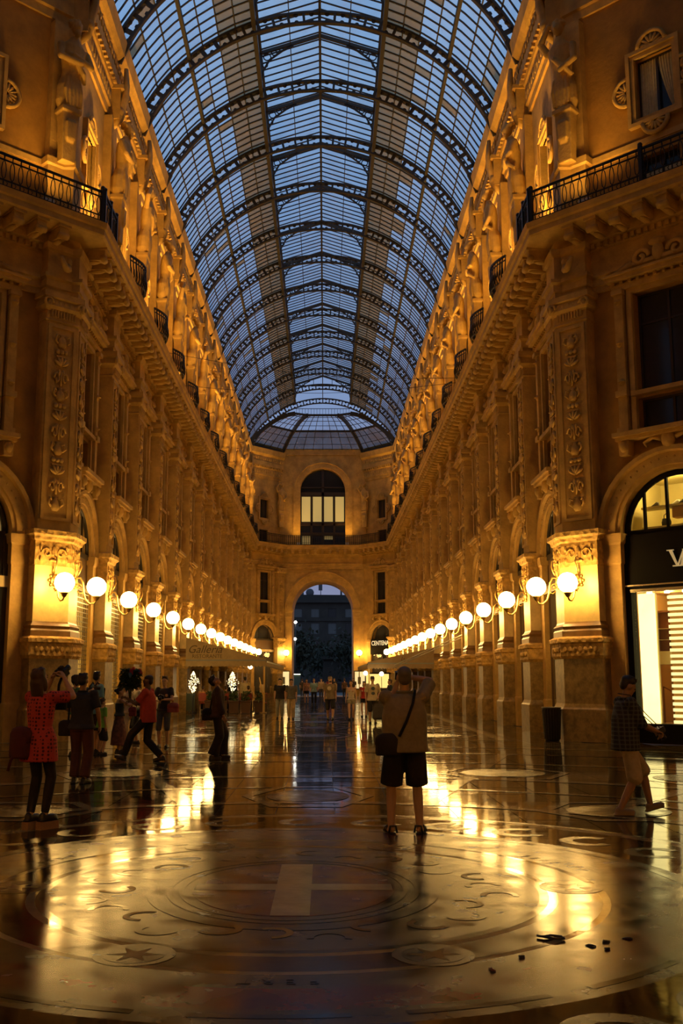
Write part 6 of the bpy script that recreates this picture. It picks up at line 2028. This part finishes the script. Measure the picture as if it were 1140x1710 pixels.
# 10 --- white shirt
J = person('person in white shirt and dark trousers partly hidden by the flower seller', (-4.70, 27.2, .004), 120, 1.62, 0, 1.0, top=dict(m=cloth('white', (.66, .55, .35)), sleeve=1.6, hem=.9, loose=1.6), bottom=dict(m=NAVY, len=1.2, loose=.03), hair=('black', 'short'), shoe=BLACKSHOE)
shoulder_bag('black bag at the hip of the person in the white shirt', w_(J, (-.25, .05, .98)), 120, (.16, .07, .22), BLACKC, [w_(J, p) for p in ((-.22, .05, .98), (-.1, .16, 1.3), (.1, .1, 1.48))])
# 11 --- flower seller
J = person('man in red T-shirt and black trousers striding left with a bunch of roses', (-3.36, 21.16, .004), 84, 1.84, 2, 1.0, top=dict(m=cloth('red', (.62, .07, .03)), sleeve=.8, hem=.84, loose=1.6, straight=True), bottom=dict(m=BLACKC, len=1.96, loose=.02, cuff=1.3), hair=('black', 'crop'),
           shoe=BLACKSHOE, arms={'L': ((-.12, .40, 1.30), (-.4, -.6, -1), 1.0), 'R': ((.10, .36, 1.22), (.4, -.6, -1), 1.0)}, legs={'L': (-.08, .44, .03, 0, 14), 'R': (.08, -.26, .01, 0, -8)}, fine=.012, lean=.03)
bq_ = thing('rose_bouquet', 'large bunch of red roses with dark green leaves held before the seller\'s face', 'bouquet', w_(J, (-.02, .36, 1.38)), 0)
q = MB(); rr = random.Random(9)
for i in range(16): q.tube([(rr.uniform(-.02, .02), rr.uniform(-.02, .02), -.22), (rr.uniform(-.12, .12), rr.uniform(-.1, .1), .3)], .006, 5)
put(q.mesh('stems'), 'stems', mat('stem_green', (.05, .09, .02), .7), bq_)
q = MB(); bush(q, -.02, 0, .0, .38, .2, 260, rr)
put(q.mesh('leaves'), 'leaves', mat('rose_leaves', (.025, .05, .012), .6), bq_)
rose = MB().ell((0, 0, 0), .036, .036, .034, 8, 6)
rose.tube([(.022 * math.cos(t_ * .8), .022 * math.sin(t_ * .8), .02 + .002 * t_) for t_ in range(10)], .008, 5); rose = rose.mesh('rose')
for i in range(22):
    a = rr.random() * 6.28; r_ = .16 * math.sqrt(rr.random())
    put(rose, 'rose', mat('rose_red', (.42, .02, .02), .6), bq_, (.07 + r_ * math.cos(a), r_ * .7 * math.sin(a), .42 - r_ * .6 + rr.uniform(-.03, .03)))
# 12 --- woman with camera, pink bag
J = person('woman in dark top and denim shorts behind the flower seller', (-3.73, 25.59, .004), 175, 1.72, 0, 1.0, female=True, top=dict(m=cloth('brown_black', (.04, .03, .028)), sleeve=.6, hem=.9, loose=1.4), bottom=dict(m=cloth('denim', (.07, .08, .10)), len=1.2, loose=.02, name='shorts'), hair=('brown', 'short'), shoe=BLACKSHOE,
           arms={'L': ((-.05, .3, 1.18), (-1, -.4, -.6), .8), 'R': ((.1, .3, 1.16), (1, -.4, -.6), .8)})
camera_thing('camera at the chest of the woman behind the flower seller', w_(J, (0, .34, 1.24)), 175, -20)
shoulder_bag('pinkish red bag beside the woman behind the flower seller', w_(J, (-.26, .12, 1.08)), 175, (.15, .06, .22), cloth('pink', (.42, .10, .08)), [w_(J, p) for p in ((-.24, .1, 1.06), (-.17, .0, 1.47))])
# 13 --- dark man looking up
J = person('man in dark clothes standing with his head tilted back to look at the roof', (-2.01, 21.79, .004), -88, 1.76, 1, .98, top=dict(m=cloth('umber', (.055, .03, .018)), sleeve=1.7, hem=.86, loose=1.9, flare=.03), bottom=dict(m=cloth('black_brown', (.02, .013, .01)), len=1.97, loose=.04, cuff=2.0), hair=('black', 'short'),
           shoe=BLACKSHOE, arms={'R': ((.22, .14, .88), (.3, -1, 0)), 'L': ((-.22, .12, .88), (-.3, -1, 0))}, legs={'L': (-.09, .10, 0), 'R': (.09, -.08, 0)}, head=(0, 42), fine=.012)
shoulder_bag('dark shoulder bag hanging behind the man looking up', w_(J, (.02, -.21, 1.03)), -88, (.08, .12, .24), BLACKC, [w_(J, p) for p in ((.05, -.16, 1.02), (.1, -.1, 1.3), (.08, 0, 1.49))])
# 15 --- pair of men
DJ = cloth('light_denim', (.26, .25, .19))
person('man in black polo shirt and pale jeans facing the viewer', (-1.69, 44.26, .004), 178, 1.68, 0, 1.1, top=dict(m=BLACKC, sleeve=.7, hem=.86, loose=1.6), bottom=dict(m=DJ, len=1.96, loose=.025), hair=('black', 'short'), shoe=BLACKSHOE)
person('man in grey shirt and beige trousers standing beside the man in the black polo', (-1.18, 43.6, .004), 170, 1.66, 1, 1.08, top=dict(m=cloth('slate', (.11, .10, .08)), sleeve=.8, hem=.88, loose=1.6), bottom=dict(m=cloth('beige', (.46, .33, .16)), len=1.93, loose=.025), hair=('black', 'short'), shoe=BLACKSHOE)
# 16 --- walkers in the middle
WHITEC = cloth('white', (.66, .55, .35))
person('long-haired woman in shorts walking with the man in the teal shirt', (-1.04, 71.0, .004), 180, 1.68, 0, 1.0, female=True, top=dict(m=cloth('rose_brown', (.35, .18, .12)), sleeve=.3, hem=.92, loose=1.2), bottom=dict(m=BLACKC, len=.5, loose=.02, name='shorts'), hair=('brown', 'long'), shoe=BLACKSHOE, fine=.02)
person('man in pale teal shirt and black trousers in the far middle', (-.5, 68.3, .004), 180, 1.70, 0, 1.08, top=dict(m=cloth('teal', (.28, .42, .36)), sleeve=.8, hem=.86, loose=1.6), bottom=dict(m=BLACKC, len=1.96, loose=.02), hair=('brown', 'short'), shoe=BLACKSHOE, fine=.02)
J = person('man in grey T-shirt with a white round print and black shorts walking toward the viewer', (.45, 42.95, .004), 182, 1.80, 0, 1.1, top=dict(m=cloth('grey_brown', (.26, .19, .10)), sleeve=.8, hem=.84, loose=1.7, print=[(.04, 1.27, .085, .085, WHITEC), (.04, 1.265, .03, .02, BLACKC)]), bottom=dict(m=BLACKC, len=1.05, loose=.035, name='shorts'), hair=('brown', 'beard'),
           shoe=BLACKSHOE, legs={'L': (-.09, .2, .0, 0, 6), 'R': (.08, -.2, .02, 0, -15)}, cap=cloth('grey_cap', (.35, .28, .18)), sock=WHITEC)
person('woman in white tank top and denim shorts walking toward the viewer', (1.32, 42.95, .004), 178, 1.62, 0, 1.0, female=True, top=dict(m=WHITEC, sleeve=0, hem=.9, loose=1.0, neck=False, name='tank_top'), bottom=dict(m=cloth('pale_denim', (.32, .28, .16)), len=.5, loose=.02, name='shorts'), hair=('brown', 'long'), shoe=BLACKSHOE, legs={'L': (-.08, -.16, .02, 0, -10), 'R': (.08, .18, 0, 0, 6)})
person('woman with long dark hair in a red top and dark shorts', (1.99, 46.39, .004), 165, 1.56, 0, .95, female=True, top=dict(m=cloth('red2', (.42, .03, .02)), sleeve=.3, hem=.9, loose=1.1), bottom=dict(m=BLACKC, len=.55, loose=.02, name='shorts'), hair=('black', 'long'), shoe=BLACKSHOE)
J = person('man in white printed T-shirt and cap carrying dark shopping bags', (2.05, 39.45, .004), 185, 1.76, 0, 1.12, top=dict(m=cloth('white2', (.60, .48, .27)), sleeve=.9, hem=.84, loose=1.9, print=[(0, 1.30, .075, .07, cloth('print_blue', (.10, .12, .12))), (0, 1.12, .07, .06, cloth('print_blue', (.10, .12, .12)))]), bottom=dict(m=BLACKC, len=1.1, loose=.03, name='shorts'), hair=('brown', 'short'), shoe=BLACKSHOE, cap=cloth('dark_cap', (.08, .06, .05)),
           arms={'L': ((-.2, .14, 1.0), (-.6, -1, 0), 1.2), 'R': ((.26, .05, .9), (.5, -1, 0))})
t = thing('shopping_bag', 'large dark shopping bag carried by the man in the white printed T-shirt', 'bag', w_(J, (-.2, .16, .52)), math.radians(185), 'bags carried by visitors')
put(MB().plan([(-.2, -.08), (.2, -.08), (.2, .08), (-.2, .08)], [(-.38, -.02), (-.3, .02), (.1, -.02), (.22, -.05)]).mesh('bag_body'), 'bag_body', cloth('charcoal', (.05, .042, .035)), t)
put(MB().tube([(-.1, 0, .2), (-.03, 0, .42), (.03, 0, .42), (.1, 0, .2)], .012, 6).mesh('handle'), 'handle', CM['charcoal'], t)
person('dark-haired person in navy partly hidden behind the photographing man', (3.15, 46.5, .004), 100, 1.66, 1, 1.05, top=dict(m=NAVY, sleeve=.8, hem=.86, loose=1.6), bottom=dict(m=BLACKC, len=1.95, loose=.03), hair=('brown', 'short'), shoe=BLACKSHOE)
# 14 --- cafe
person('waiter in white shirt standing with his back turned in the left cafe', (-4.05, 55.3, .004), 10, 1.78, 0, 1.05, top=dict(m=cloth('waiter_white', (.75, .55, .25)), sleeve=1.7, hem=.9, loose=1.5), bottom=dict(m=BLACKC, len=1.96, loose=.02), hair=('black', 'short'), shoe=BLACKSHOE)
person('waiter in dark waistcoat standing in the left cafe', (-4.95, 57.8, .004), 190, 1.74, 0, 1.0, top=dict(m=BLACKC, sleeve=1.7, hem=.86, loose=1.2), bottom=dict(m=BLACKC, len=1.96, loose=.02), hair=('black', 'short'), shoe=BLACKSHOE)
sl = {'L': (-.1, .42, 0), 'R': (.1, .44, 0)}
sa = {'L': ((-.15, .34, 1.12), (-1, -.3, -.6), .5), 'R': ((.15, .34, 1.12), (1, -.3, -.6), .5)}
for i, (lab, x, y, hd, col) in enumerate((('guest in orange shirt seated at the leftmost cafe table', -6.0, 52.86, 0, (.6, .25, .08)), ('dark-haired guest in red seated at the left cafe', -5.3, 53.5, 90, (.4, .06, .03)), ('guest in pale shirt leaning over a table at the right end of the left cafe', -3.7, 52.96, 20, (.62, .42, .25)), ('guest in brown seated at the middle cafe table', -4.85, 53.06, 0, (.2, .09, .04)))):
    person(lab, (x, y, .004), hd, 1.72, 0, 1.0, top=dict(m=cloth('guest%d' % i, col), sleeve=.8, hem=.88, loose=1.5), bottom=dict(m=NAVY, len=1.9, loose=.02), hair=('brown', 'short'), shoe=BLACKSHOE, sit=True, legs=sl, arms=sa, fine=.02, group='guests of the cafe')
# 17 --- distant passers-by at the end arch
for i, (lab, x, y, hd, c1, c2) in enumerate((('dark figure leftmost in the crowd under the end arch', -1.9, 96, 0, (.04, .03, .03), (.03, .03, .03)), ('figure in dull red near the middle of the end arch', .6, 92, 180, (.25, .04, .03), (.03, .03, .03)), ('dark figure just right of the middle under the end arch', 1.1, 97, 180, (.03, .03, .035), (.05, .04, .03)),
                                          ('figure in brown under the right side of the end arch', 2.0, 94, 0, (.12, .06, .03), (.03, .03, .03)), ('pale-shirted figure far off left of the capped walker', -.1, 88, 180, (.4, .3, .2), (.04, .03, .03)), ('dark figure beside the right end pier', 2.7, 90, 180, (.05, .03, .03), (.03, .02, .02)))):
    person(lab, (x, y, .004), hd, 1.70 + .04 * (i % 3), i % 2, 1.0, top=dict(m=cloth('far%d' % i, c1), sleeve=.8, hem=.86, loose=1.5), bottom=dict(m=cloth('farb%d' % i, c2), len=1.95, loose=.02), hair=(('black', 'brown')[i % 2], 'short'), shoe=BLACKSHOE, fine=.024, group='passers-by under the end arch', legs={'L': (-.09, .12, 0), 'R': (.09, -.12, .02)})
bpy.data.scenes.remove(TMP)
